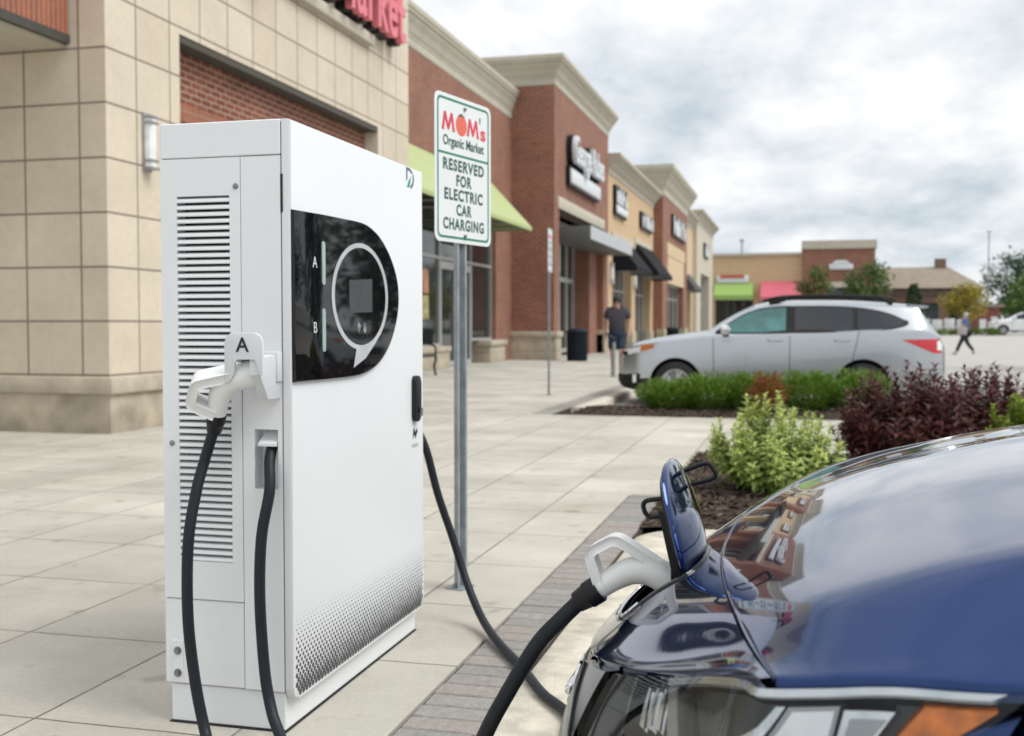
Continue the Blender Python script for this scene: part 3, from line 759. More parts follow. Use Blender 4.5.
m = MB(); n = 54; pt = (z1-z0)/n
for i in range(n):
    zt = z1 - i*pt; k = 0
    sl = [(y_+.014, zt-.0035), (y_+.001, zt-.0075), (y_-.001, zt-.015), (y_+.001, zt-pt+.0008), (y_+.003, zt-pt+.0008), (y_+.003, zt-.014), (y_+.004, zt-.009), (y_+.015, zt-.006)]
    m.prism(sl, lambda u, v, d: (d, u, v), x0+.0003+k, x1-.0003-k)
m.build('slats', WHITE, ld, smooth=True, angle=50)
m = MB(); m.box(x0-.001, x1+.001, CY0+.04, CY0+.049, z0-.002, z1+.002); m.build('filter_mesh', DARKSLOT, ld, smooth=False)
for x, z in ((-1.463, 1.471), (-1.662, .777)):
    m = MB(); m.lathe((x, y_, z), [(.008, 0), (.008, -.002), (.005, -.004)], 12, 'y'); m.build('latch', BOLT, ld)
m = MB(); m.box(-1.668, -1.636, CY0-.003, CY0-.0003, .115, .232, .001, 1); m.build('ground_bracket', WHITE, ch)
br = LAST[0]
for z in (.203, .141):
    m = MB(); m.lathe((-1.652, CY0-.003, z), [(.012, 0), (.012, -.002), (.007, -.0021), (.007, -.009)], 8, 'y'); m.build('bolt', BOLT, br)
# cable outlet pocket
def outlet(ys, face, label=None):
    """ys = +1: pocket opens to -Y"""
    m = MB(); m.box(-1.42, -1.342, face+ys*.046, face+ys*.0495, .657, .824)
    m.prism([(face+ys*.046, .815), (face+ys*.046, .772), (face-ys*.006, .776), (face-ys*.006, .783)], lambda u, v, d: (d, u, v), -1.402, -1.349)
    m.build('cable_outlet', WHITE2, ch, smooth=False)
outlet(1, CY0)
# front door
DX0, DX1 = -1.3305, -1.306
m = MB()
dz0, dz1, dy0, dy1 = .088, CH, CY0+.002, CY1-.002
door = rrect(dy1-dy0, dz1-dz0, .035, 5, (dy0+dy1)/2, (dz0+dz1)/2)
door = [p for p in door if p[1] < 1] ; 
door = [(dy1, dz1), (dy0, dz1)] + [p for p in door if p[0] < 3.2] + [p for p in door if p[0] >= 3.2]
m.prism(door, lambda u, v, d: (d, u, v), DX0, DX1, .006)
m.build('front_door', WHITE2, ch, angle=40)
fd = LAST[0]
m = MB(); m.box(CXF-.001, DX0-.0002, CY0+.006, CY1-.006, .112, CH-.006); m.build('door_seal', DARKSLOT, ch, smooth=False)
m = MB(); m.box(CXF+.0002, DX0+.003, CY0-.0002, CY0+.004, 1.40, 1.50); m.build('hinge_slot', DARKSLOT, ch, smooth=False)
# display
dsp = [(2.705, .948), (2.705, 1.406)] + [tuple(p) for p in [(v.x, v.y) for v in spline([(2.867, 1.409, 0), (3.03, 1.411, 0), (3.18, 1.411, 0), (3.27, 1.396, 0), (3.345, 1.368, 0), (3.42, 1.318, 0), (3.474, 1.256, 0), (3.492, 1.19, 0), (3.472, 1.117, 0), (3.41, 1.040, 0), (3.32, .985, 0), (3.215, .957, 0), (3.10, .948, 0), (2.86, .948, 0)], 5)]]
m = MB(); m.prism(dsp, lambda u, v, d: (d, u, v), DX1-.002, DX1+.010, .004); m.build('display', GLOSSBLK, fd, angle=40)
ds = LAST[0]
XD = DX1+.0102
m = MB()
cy, cz, n = 3.165, 1.187, 64
inner = [(cy+.202*math.cos(a), cz+.148*math.sin(a)) for a in [2*math.pi*k/n for k in range(n)]]
outer = [(cy+.224*math.cos(a), cz+.162*math.sin(a)) for a in [2*math.pi*k/n for k in range(n)]]
for k in range(n):      # ring with a speech bubble tail at its foot
    q = (k+1) % n
    m.face([(XD+.0008, *inner[k]), (XD+.0008, *outer[k]), (XD+.0008, *outer[q]), (XD+.0008, *inner[q])])
m.face([(XD+.0009, 3.125, 1.034), (XD+.0009, 3.10, .972), (XD+.0009, 3.195, .998), (XD+.0009, 3.29, 1.05)])
m.build('display_ring', RINGM, ds, smooth=False)
m = MB(); m.face([(XD+.0005, 3.07, 1.136), (XD+.0005, 3.253, 1.141), (XD+.0005, 3.253, 1.244), (XD+.0005, 3.07, 1.234)]); m.build('screen', SCREEN, ds, smooth=False)
for z in (1.274, 1.086):
    m = MB(); m.prism(rrect(.021, .122, .010, 5, 2.887, z), lambda u, v, d: (d, u, v), XD-.001, XD+.002); m.build('status_bar', BARM, ds)
def front_text(s, y, z, size, name, mat, root, x=XD, off=.0):
    me = textmesh(s, size, .0003, 'CENTER', off)
    m = MB(); m.mesh(me, Matrix(((0, 0, 1, x+.0006), (1, 0, 0, y), (0, 1, 0, z), (0, 0, 0, 1)))); m.build(name, mat, root, smooth=False)
front_text('A', 2.830, 1.272, .044, 'letter', LETW, ds); front_text('B', 2.830, 1.092, .044, 'letter', LETW, ds)
m = MB()      # contactless symbol
for k, r_ in enumerate((.010, .018, .026)):
    for sgn in (1, -1):
        pts = [(XD+.001, 3.165+sgn*(.006+r_*math.cos(a)), 1.092+r_*.8*math.sin(a)) for a in [R(d) for d in range(-50, 51, 20)]]
        m.tube(pts, .0011, 4)
split_loose(m.build('card_symbol', RINGM, ds))
# maker's mark, handle, print
m = MB()
XL = DX1+.0006
def flat(pts, mat, name, root=fd, x=XL):
    m = MB(); m.prism(pts, lambda u, v, d: (d, u, v), x-.0005, x+.0002); m.build(name, mat, root, smooth=False)
k = lambda u, v: (3.595+.078*u, 1.572+.068*v)
flat([k(0, .28), k(0, 1), k(.45, 1), k(.85, .82), k(.72, .74), k(.42, .87), k(.16, .87), k(.16, .45)], LOGOG, 'logo')
flat([k(.82, .72), k(.95, .76), k(1, .5), k(.92, .2), k(.62, -.02), k(.52, .02), k(.55, .12), k(.78, .28), k(.85, .5)], LOGOG, 'logo')
flat([k(.08, 0), k(.42, .04), k(.62, .62), k(.3, .34)], LOGOGR, 'logo')
m = MB(); m.prism(rrect(.060, .160, .022, 5, 3.672, .843), lambda u, v, d: (d, u, v), DX1-.001, DX1+.016, .004); m.build('handle', BLACKPL, fd)
hd = LAST[0]
m = MB(); m.tube([(DX1+.012, 3.68, .79), (DX1+.022, 3.68, .785), (DX1+.022, 3.68, .81)], .007, 8); m.build('lock', BOLT, hd)
k = lambda u, v: (3.652+.05*u, .700+.042*v)
flat([k(0, 0), k(.1, .75), k(.3, 1), k(.5, .55), k(.9, .9), k(1, .6), k(.55, 0), k(.35, .45)], DARKSLOT, 'lightning_mark')
for q in range(4): flat([(3.645+.017*q, .672), (3.657+.017*q, .672), (3.657+.017*q, .684), (3.645+.017*q, .684)], SILK, 'small_print')
m = MB()      # halftone print, dots shrinking upwards
rows = 19; pz = .0125; py = .0205
for r_ in range(rows):
    z = .103 + r_*pz
    tfr = r_/(rows-1)
    rad = .0090*(1-tfr)**1.0 + .0006
    y = dy0+.018 + (py/2 if r_ % 2 else 0)
    while y < dy1-.014:
        edge = min(y-dy0, dy1-y)
        if not (edge < .03 and z < .112):
            rr = rad*random.uniform(.92, 1.05)
            m.face([(DX1+.0006, y+rr*math.cos(a), z+rr*math.sin(a)*.92) for a in [k_*math.pi/4 for k_ in range(8)]])
        y += py
m.build('dot_print', DOTS, fd, smooth=False)
# holsters on both ends
def holster(face, s, letter, far=1.0):
    """s = +1 for the -Y end (points out to -Y)"""
    Y = lambda d: face - s*d*far
    m = MB()
    plate = [(-1.432, .948), (-1.432, 1.055), (-1.426, 1.072), (-1.410, 1.081), (-1.346, 1.081), (-1.330, 1.072), (-1.324, 1.055), (-1.324, .972), (-1.337, .972), (-1.337, 1.000), (-1.345, 1.014), (-1.395, 1.014), (-1.404, 1.004), (-1.404, .975), (-1.418, .953)]
    m.prism(plate, lambda u, v, d: (u, d, v), Y(.118), Y(.128), .002)
    m.prism([(-1.404, 1.004), (-1.395, 1.014), (-1.345, 1.014), (-1.337, 1.004), (-1.337, 1.012), (-1.346, 1.022), (-1.396, 1.022), (-1.410, 1.010)], lambda u, v, d: (u, d, v), Y(.03), Y(.118))
    m.build('holster_plate', GREYP, ch)
    m = MB()
    side = [(.0, 1.022), (.118*s, 1.016), (.1235*s, 1.008), (.1235*s, .972), (.10*s, .95), (.082*s, .915), (.07*s, .905), (.0, .905)]
    m.prism(side, lambda u, v, d: (d, face-u*far, v), -1.362, -1.336, .003)
    m.build('holster', GREYP, ch)
    m = MB(); m.box(-1.425, -1.33, min(Y(0), Y(.03)), max(Y(0), Y(.03)), .95, 1.03, .004); m.build('holster_mount', GREYP, ch)
    if letter:
        me = textmesh(letter, .052, .0004, 'CENTER', .0008)
        m = MB(); m.mesh(me, Matrix(((1, 0, 0, -1.380), (0, 0, -1, Y(.1287)), (0, 1, 0, 1.048), (0, 0, 0, 1)))); m.build('letter', DARKSLOT, ch, smooth=False)
holster(CY0, 1, 'A'); holster(CY1, -1, None, .35)

# ------------------------------------------------------------------ connectors and cables
def connector(root, M, cab, S=1.0, fat=.80):
    """drawn in a plane: x right, z up, nose at the origin; M places it; cab = cable centre line in world space after the boot"""
    w = lambda x, y, z: M @ Vector((x, y, z))
    cen = spline([(.035, 0, -.020), (0, 0, 0), (-.035, 0, .016), (-.068, 0, .016), (-.10, 0, .001), (-.132, 0, -.022)], 6)
    N = len(cen); rad = []
    for i in range(N):
        t = i/(N-1); rad.append(interp(t, [(0, .032), (.2, .035), (.45, .032), (.7, .029), (1, .0235)]))
    m = MB(); m.tube([M @ p for p in cen], [q*S*fat for q in rad], 20); m.build('barrel', PLUGW, root)
    # finger guard: a bent flat bar
    raw = [Vector(p) for p in ((-.126, 0, -.014), (-.1455, 0, .046), (-.098, 0, .0735), (-.012, 0, .022))]
    g = [raw[0]]
    for q in (1, 2):        # round the two corners
        a, b_, c_ = raw[q-1], raw[q], raw[q+1]; r0 = b_+(a-b_).normalized()*.014; r1 = b_+(c_-b_).normalized()*.014
        g += [r0*(1-f)**2 + b_*2*f*(1-f) + r1*f*f for f in (0, .17, .34, .5, .66, .83, 1)]
    g.append(raw[3])
    m = MB(); rows = []
    for i, p in enumerate(g):
        t = (g[min(i+1, len(g)-1)] - g[max(i-1, 0)]).normalized(); n = Vector((-t.z, 0, t.x)); h = (.0085 if fat < .9 else .0105)*S; d = (.017 if fat < .9 else .023)*S
        k = .6
        ring = [(-d, -h*k), (-d*k*2, -h), (d*k*2, -h), (d, -h*k), (d, h*k), (d*k*2, h), (-d*k*2, h), (-d, h*k)]
        rows.append([m.bm.verts.new(M @ (p + n*b + Vector((0, a, 0)))) for a, b in ring])
    for i in range(len(rows)-1):
        for q in range(8): m.bm.faces.new((rows[i][q], rows[i][(q+1) % 8], rows[i+1][(q+1) % 8], rows[i+1][q]))
    m.bm.faces.new(rows[0]); m.bm.faces.new(rows[-1][::-1])
    m.build('handle_guard', PLUGW, root, angle=50)
    m = MB()
    a, b_ = Vector((-.128, 0, -.019)), Vector((-.168, 0, -.047)); d = (b_-a)
    m.tube([M @ (a + d*t) for t in (0, .05, .5, .55, 1.0)], [q*S**.5*.9 for q in (.026, .0275, .027, .0245, .021)], 16); m.build('boot', BLACKPL, root)
    end = M @ (a + d*.8)
    pts = spline([end] + cab, 10)
    m = MB(); m.tube(pts, .0148, 14); m.build('cable', RUBBER, root)
def xzmat(origin, deg, tilt=0, S=1.0, roll=0):
    a = R(deg); c, s = math.cos(a), math.sin(a)
    M = Matrix(((c, 0, -s, 0), (0, 1, 0, 0), (s, 0, c, 0), (0, 0, 0, 1)))
    return Matrix.Translation(origin) @ Matrix.Rotation(R(tilt), 4, 'Z') @ M @ Matrix.Rotation(R(roll), 4, 'X') @ Matrix.Scale(S, 4)
ca = thing('charging_cable', 'white connector labelled bay A, holstered on the louvred side with hanging black cable', 'charging cable', (-1.5, 2.56, 0), 0, 'charging cables of the cabinet')
connector(ca, xzmat((-1.390, 2.622, .972), 40, 2, 1.10, 30),
    [(-1.526, 2.632, .74), (-1.533, 2.60, .66), (-1.537, 2.565, .53), (-1.534, 2.555, .34), (-1.518, 2.56, .17), (-1.485, 2.55, .045), (-1.44, 2.50, .018), (-1.36, 2.42, .018), (-1.27, 2.44, .018),
     (-1.265, 2.545, .025), (-1.322, 2.605, .09), (-1.352, 2.625, .19), (-1.368, 2.632, .38), (-1.366, 2.640, .54), (-1.352, 2.66, .66), (-1.366, 2.69, .735), (-1.374, 2.722, .775)], 1.10, .93)
cb = thing('charging_cable', 'white connector plugged into the blue car nose, black cable sweeping back behind the cabinet', 'charging cable', (-.6, 2.4, 0), 0, 'charging cables of the cabinet')
YP = 1.93
connector(cb, xzmat((-.212, YP, .652), 0, 0),
    [(-.408, YP, .574), (-.452, YP, .525), (-.505, YP, .437), (-.555, YP, .340), (-.605, YP+.01, .20), (-.615, YP+.10, .07), (-.585, YP+.28, .022), (-.57, YP+.55, .022), (-.575, YP+.82, .022),
     (-.60, 2.95, .024), (-.72, 3.13, .022), (-.84, 3.36, .02), (-.985, 3.60, .025), (-1.10, 3.80, .05), (-1.185, 3.90, .15), (-1.25, 3.93, .31), (-1.305, 3.925, .47), (-1.345, 3.915, .63), (-1.38, 3.90, .72), (-1.392, 3.86, .775), (-1.392, 3.81, .79)])

# ------------------------------------------------------------------ parking signs
def parking_sign(label, loc, zb, deg, W=.46, H=.592):
    t = thing('parking_sign', label, 'sign', loc, R(90-deg), 'parking signs on posts')
    m = MB(); m.prism(rrect(W, H, .034, 6, 0, zb+H/2), lambda u, v, d: (u, d, v), -.0345, -.0325); m.build('sign_panel', SIGNW, t, local=True, smooth=False)
    sp = LAST[0]; yf = -.0347
    def border(w1, h1, r1, w2, h2, r2):
        A = rrect(w1, h1, r1, 6, 0, zb+H/2); B = rrect(w2, h2, r2, 6, 0, zb+H/2); m = MB(); n = len(A)
        for i in range(n): m.face([(A[i][0], yf, A[i][1]), (A[(i+1) % n][0], yf, A[(i+1) % n][1]), (B[(i+1) % n][0], yf, B[(i+1) % n][1]), (B[i][0], yf, B[i][1])])
        return m
    m = border(W-.036, H-.03, .026, W-.058, H-.050, .018)
    zl = zb+H*.600
    m.face([(-W/2+.027, yf, zl-.005), (W/2-.027, yf, zl-.005), (W/2-.027, yf, zl+.005), (-W/2+.027, yf, zl+.005)])
    m.build('border', SIGNG, sp, local=True, smooth=False)
    def line(s, z, size, width, mat, x=0, off=0, name='wording', sp_=1.0):
        me = textmesh(s, size, .0002, 'CENTER', off, sp_)
        xs = [v.co.x for v in me.vertices]; w = max(xs)-min(xs); mid = (max(xs)+min(xs))/2; k = width/w
        m = MB(); m.mesh(me, Matrix(((k, 0, 0, x-k*mid), (0, 0, -1, yf-.0004), (0, 1, 0, z), (0, 0, 0, 1)))); m.build(name, mat, sp, local=True, smooth=False)
    def bigm(x):        # splayed capital M
        w, h, s, z = .052, .074, .019, zb+H*.815-.037
        P = [(-w, 0), (-w*.66, h), (-w*.66+s*.85, h), (0, h*.40), (w*.66-s*.85, h), (w*.66, h), (w, 0), (w-s, 0), (w*.50, h*.60), (s*.32, h*.06), (-s*.32, h*.06), (-w*.50, h*.60), (-w+s, 0)]
        m = MB(); m.prism([(x+a, z+b_) for a, b_ in P], lambda u, v, d: (u, d, v), yf-.0002, yf-.0006); m.build('wording', SIGNR, sp, local=True, smooth=False)
    for i, (tx, wd) in enumerate((('RESERVED', .335), ('FOR', .125), ('ELECTRIC', .315), ('CAR', .125), ('CHARGING', .335))):
        line(tx, zb+H*.525-i*.0595, .062, wd, SIGNT, 0, .0022, 'wording', 1.16)
    [bigm(x) for x in (-.126, .074)]
    line('s', zb+H*.795, .085, .044, SIGNR, .160, .0025); line("'", zb+H*.835, .10, .010, SIGNT, .134, .001)
    line('Organic Market', zb+H*.685, .056, .335, SIGNT, 0, .0014)
    m = MB(); n = 24
    m.face([(-.022+.045*math.cos(2*math.pi*i/n), yf-.0006, zb+H*.812+.043*math.sin(2*math.pi*i/n)) for i in range(n)]); m.build('tomato', SIGNO, sp, local=True, smooth=False)
    m = MB()
    for a in (40, 75, 105, 140): m.face([(-.022, yf-.0011, zb+H*.812+.036), (-.022+.03*math.cos(R(a-12)), yf-.0011, zb+H*.812+.024+.024*math.sin(R(a-12))), (-.022+.03*math.cos(R(a+12)), yf-.0011, zb+H*.812+.024+.024*math.sin(R(a+12)))])
    m.build('tomato_leaf', SIGNT, sp, local=True, smooth=False)
    # U channel post
    m = MB()
    pr = [(-.033, -.014), (-.020, -.014), (-.014, .012), (.014, .012), (.020, -.014), (.033, -.014), (.033, -.0105), (.0225, -.0105), (.0165, .0155), (-.0165, .0155), (-.0225, -.0105), (-.033, -.0105)]
    pr = [(a*1.15-.008, b_-.016) for a, b_ in pr]
    m.prism(pr, lambda u, v, d: (u, v, d), .004, zb+H*.96); m.build('post', STEEL, t, local=True, smooth=False)
    ps = LAST[0]
    m = MB()
    k = 0
    while .08+k*.05 < zb+H: m.lathe((-.008, -.0041, .08+k*.05), [(.0045, 0), (.0045, -.0012)], 8, 'y'); k += 1
    m.build('punch_holes', DARKSLOT, ps, local=True)
    m = MB(); m.prism(rrect(.105, .085, .01, 3, 0, -.012), lambda u, v, d: (u, v, d), .0005, .0075); m.build('base_plate', STEEL, t, local=True, smooth=False)
    bp = LAST[0]
    m = MB()
    for x in (-.043, .043): m.lathe((x, -.012, .0075), [(.009, 0), (.009, .009), (.005, .010), (.005, .02)], 6)
    m.build('anchor_bolt', BOLT, bp, local=True)
    for z in (zb+H*.93, zb+H*.052):
        m = MB(); m.lathe((.004, yf, z), [(.0085, 0), (.0085, -.002), (.0065, -.0045), (.0065, -.009)], 6, 'y'); m.build('bolt', BOLT, sp, local=True)
    return t
parking_sign('white and green reserved charging sign on grey post beside the white cabinet', (-1.380, 4.41, 0), 1.436, 13)
parking_sign('distant parking sign seen edge on, its post standing before the brick block', (-3.83, 17.02, 0), 1.93, -4, .44, .68)

# ------------------------------------------------------------------ street furniture
t = thing('trash_can', 'dark navy slatted trash can by the brick block entrance', 'trash can', (-6.6, 33.4, 0))
m = MB()
for k in range(28):
    a = 2*math.pi*k/28; c, s = math.cos(a), math.sin(a)
    M = Matrix.Translation((-6.6+.31*c, 33.4+.31*s, 0)) @ Matrix.Rotation(a, 4, 'Z')
    me = bpy.data.meshes.new('s'); q = MB(); q.box(-.008, .008, -.024, .024, .05, .86, .003, 1); q.bm.to_mesh(me); q.bm.free(); m.mesh(me, M)
m.build('slats', NAVY, t)
m = MB(); m.lathe((-6.6, 33.4, .04), [(.26, 0), (.285, .02), (.285, .8), (.25, .8), (.25, .1)], 24); m.build('liner', simple('trash_liner', (.006, .008, .012), .6), t)
m = MB(); m.lathe((-6.6, 33.4, .86), [(.33, 0), (.35, .015), (.35, .05), (.33, .06), (.25, .12), (.20, .14), (.20, .10)], 24); m.build('rim', NAVY, t)
m = MB(); m.lathe((-6.6, 33.4, 0), [(.30, 0), (.31, .02), (.31, .06), (.28, .07)], 24); m.build('base', NAVY, t)
tc = dup(t, (-6.4, 58.0, 0), 0, 'dark trash can far along the shops, before the narrow brick shop', None)

t = thing('bench', 'black iron bench before the brick shop window, half hidden by the cabinet', 'bench', (-7.9, 22.0, 0))
m = MB()
for k in range(6): m.box(-8.18+k*.085, -8.12+k*.085, 21.05, 23.1, .43, .45, .004, 1)
m.build('seat', IRON, t)
m = MB()
for k in range(5): m.box(-8.24-k*.02, -8.215-k*.02, 21.05, 23.1, .50+k*.085, .56+k*.085, .004, 1)
m.build('backrest', IRON, t)
for y in (21.1, 23.05):
    m = MB(); m.tube(spline([(-7.70, y, 0), (-7.74, y, .2), (-7.71, y, .42), (-8.0, y, .42), (-8.2, y, .42)]), .028, 8); m.tube(spline([(-8.34, y, 0), (-8.22, y, .25), (-8.2, y, .45), (-8.33, y, .93)]), .028, 8); m.build('leg', IRON, t)
    m = MB(); m.tube(spline([(-8.26, y, .66), (-8.0, y, .69), (-7.75, y, .66), (-7.70, y, .55), (-7.72, y, .42)]), .024, 8); m.build('armrest', IRON, t)
t = thing('bollard', 'thin grey marker post standing at the man', 'bollard', (-3.80, 23.25, 0))
m = MB(); m.tube([(-3.8, 23.25, .012), (-3.8, 23.25, .74)], .035, 10); m.build('post', STEEL, t)
m = MB(); m.lathe((-3.8, 23.25, 0), [(.075, 0), (.075, .012), (.04, .02)], 12); m.build('base', STEEL, t)
# ------------------------------------------------------------------ plants
def leaf(m, base, d, up, L, W, lay=None, curl=.15, pale=0):
    """six-cornered leaf folded along its midrib"""
    d = d.normalized(); s = d.cross(up)
    if s.length < 1e-3: s = d.cross(Vector((1, 0, 0)))
    s.normalize(); n = s.cross(d)
    b = m.bm
    mid = base + d*L*.5 + n*L*curl*.35
    tip = base + d*L - n*L*curl
    v0 = b.verts.new(base); v1 = b.verts.new(mid); v2 = b.verts.new(tip)
    l = b.verts.new(base + d*L*.45 + s*W*.5 + n*(W*.18 + L*curl*.3)); r = b.verts.new(base + d*L*.45 - s*W*.5 + n*(W*.18 + L*curl*.3))
    if lay is not None:
        for v, x in ((v0, .1), (v1, 0), (v2, .75), (l, 1), (r, 1)): v[lay] = x + pale
    b.faces.new((v0, v1, l)); b.faces.new((v1, v2, l)); b.faces.new((v0, r, v1)); b.faces.new((v1, r, v2))
def shoot_shrub(name, label, cat, loc, rx, ry, h, nsh, lmat, L, W, seed, whorl=2, step=.022, droop=.25, bare=.35, margin=False, spread=1.0, lean=.0, group=None):
    rnd = random.Random(seed)
    t = thing(name, label, cat, loc, 0, group); o = Vector(loc)
    ml, ms = MB(), MB()
    lay = ml.bm.verts.layers.float.new('margin') if margin else None
    for i in range(nsh):
        a = rnd.uniform(0, 2*math.pi); q = math.sqrt(rnd.random())
        ex, ey = rx*q*math.cos(a), ry*q*math.sin(a)
        top = h*(math.sqrt(max(.05, 1-.72*q*q)))*rnd.uniform(.62, 1.14)
        p0 = Vector((ex*.22, ey*.22, 0)); p3 = Vector((ex*spread, ey*spread, top))
        p1 = p0 + Vector((ex*.35, ey*.35, top*.35)); p2 = p0.lerp(p3, .72) + Vector((ex*.12, ey*.12, -.02*h))
        pts = spline([p0, p1, p2, p3], 8)
        ms.tube([p + o for p in pts], [.0055*(1-.75*k/len(pts)) for k in range(len(pts))], 4, cap=False)
        ln = sum((pts[k+1]-pts[k]).length for k in range(len(pts)-1)); nl = int(ln*(1-bare)/step)
        ph = rnd.uniform(0, 6.3)
        for k in range(nl):
            f = bare + (1-bare)*(k+.5)/nl; x = f*(len(pts)-1); j = min(int(x), len(pts)-2)
            p = pts[j].lerp(pts[j+1], x-j); tg = (pts[j+1]-pts[j]).normalized()
            e1 = tg.cross(Vector((.3, .2, 1))).normalized(); e2 = tg.cross(e1)
            for w in range(whorl):
                an = ph + k*2.2 + w*2*math.pi/whorl
                out = e1*math.cos(an) + e2*math.sin(an)
                sc = (1-.45*max(0, f-.75)/.25)*rnd.uniform(.7, 1.15)
                d = out*(1-.5*max(0, f-.6)/.4) + tg*rnd.uniform(.35, .75) + Vector((0, 0, -droop*rnd.random()))
                leaf(ml, p+o, d, tg, L*sc, W*sc, lay, rnd.uniform(.05, .3), .75*max(0, f-.55)/.45 - .25*(f < .5))
    ml.build('leaves', lmat, t, smooth=False, fixn=False); ms.build('stems', STEMG, t, fixn=False)
    return t
LV = leafmat('leaf_variegated', [(.12, .22, .022), (.22, .33, .035), (.15, .27, .03), (.32, .42, .07)], (.52, .60, .19))
LRED = leafmat('leaf_dark_red', [(.050, .012, .013), (.092, .020, .020), (.14, .036, .028), (.08, .038, .022)], None, .42)
LYEL = leafmat('leaf_yellow_green', [(.26, .36, .03), (.36, .45, .05), (.20, .32, .03)])
LHED = leafmat('leaf_hedge', [(.06, .135, .012), (.11, .215, .02), (.21, .34, .036), (.08, .165, .016)])
LORA = leafmat('leaf_orange', [(.22, .075, .015), (.30, .12, .025), (.16, .08, .02)])
shoot_shrub('variegated_shrub', 'cream and green leaved shrub in the mulch beside the blue car', 'shrub', (-.155, 7.22, .02), .45, .40, .585, 115, LV, .074, .033, 3, 2, .021, .1, .22, True, 1.0)
shoot_shrub('dark_red_shrub', 'dark red leaved shrub, nearer and left of the red pair', 'shrub', (.78, 8.3, .02), .55, .55, .74, 210, LRED, .105, .036, 5, 2, .026, .25, .3, False, 1.0)
shoot_shrub('dark_red_shrub', 'dark red leaved shrub on the right, beside the yellow green plant', 'shrub', (1.34, 8.75, .02), .46, .5, .74, 160, LRED, .105, .036, 6, 2, .026, .25, .3, False, 1.0)
shoot_shrub('yellow_green_shrub', 'bright yellow green leaved shrub peeping over the blue bonnet', 'shrub', (1.60, 8.05, .02), .40, .30, .66, 150, LYEL, .06, .04, 8, 2, .02, .2, .3)
def hedge_shrub(seed, loc, label, rx, h, mat, name='hedge_shrub', n=5200, group='low hedge shrubs before the silver car'):
    rnd = random.Random(seed); t = thing(name, label, 'shrub', loc, 0, group); o = Vector(loc); m = MB()
    for i in range(n):
        a, z = rnd.uniform(0, 6.283), rnd.random()
        rr = rnd.random()**.35
        wob = 1 + .22*mnoise.noise((math.cos(a)*2+seed*3, math.sin(a)*2, z*3))
        prof = math.sin(math.pi*min(1, .16 + .80*z))**.55
        p = Vector((rx*rr*prof*wob*math.cos(a), rx*.85*rr*prof*wob*math.sin(a), .03 + h*z*(.92+.16*mnoise.noise((p_seed(a), seed, 1.)))))
        d = Vector((p.x/rx, p.y/rx, .25+p.z/h*.6)) + Vector((rnd.uniform(-.7, .7), rnd.uniform(-.7, .7), rnd.uniform(-.4, .7)))
        leaf(m, p+o, d, Vector((rnd.uniform(-1, 1), rnd.uniform(-1, 1), 1)), rnd.uniform(.035, .07), rnd.uniform(.012, .020))
    for i in range(n//9):       # feathery new shoots
        a = rnd.uniform(0, 6.283); z = rnd.uniform(.35, 1); prof = math.sin(math.pi*min(1, .16+.80*z))**.55
        p = Vector((rx*prof*math.cos(a), rx*.85*prof*math.sin(a), .03+h*z)); d = Vector((p.x/rx*.8, p.y/rx*.8, .5+.6*z)) + Vector((rnd.uniform(-.3, .3), rnd.uniform(-.3, .3), 0)); d.normalize()
        if rnd.random() < .5: p *= rnd.uniform(.5, 1)
        p.z = min(p.z, h)
        for q in range(5):
            c = p+o+d*.02*q; s_ = Vector((rnd.uniform(-1, 1), rnd.uniform(-1, 1), rnd.uniform(-.2, .6))); leaf(m, c, d*.7+s_*.6, Vector((s_.y, -s_.x, 1)), .045, .013)
    m.build('leaves', mat, t, smooth=False, fixn=False)
    s = MB()
    for k in range(7):
        a = k*.9; s.tube([o + Vector((.03*math.cos(a), .03*math.sin(a), 0)), o + Vector((rx*.5*math.cos(a), rx*.4*math.sin(a), h*.65))], [.012, .005], 5)
    s.build('stems', STEMG, t)
    return t
def p_seed(a): return math.cos(a)*1.7
H = ['first low green hedge shrub, at the kerb corner before the silver car wheel', 'second low green hedge shrub from the kerb corner, before the silver car',
     'third low green hedge shrub from the kerb corner, left of the orange shrub', 'fourth low green hedge shrub from the kerb corner, right of the orange shrub', 'fifth low green hedge shrub, mostly behind the dark red shrubs']
for i, (x, y, rx, h) in enumerate(((-1.58, 13.98, .40, .31), (-1.08, 14.0, .43, .38), (-.56, 14.02, .42, .40), (.08, 14.05, .42, .42), (.68, 14.1, .42, .44))):
    hedge_shrub(i+1, (x, y, .03), H[i], rx*.92, h, LHED, n=4200)
hedge_shrub(11, (-.36, 13.62, .03), 'small orange brown shrub in the low green hedge', .22, .42, LORA, 'orange_shrub', 1100, None)
hedge_shrub(12, (-6.3, 60.0, 0), 'round green shrub far along the shops beside the dark can', .55, 1.0, LHED, 'round_shrub', 900, None)

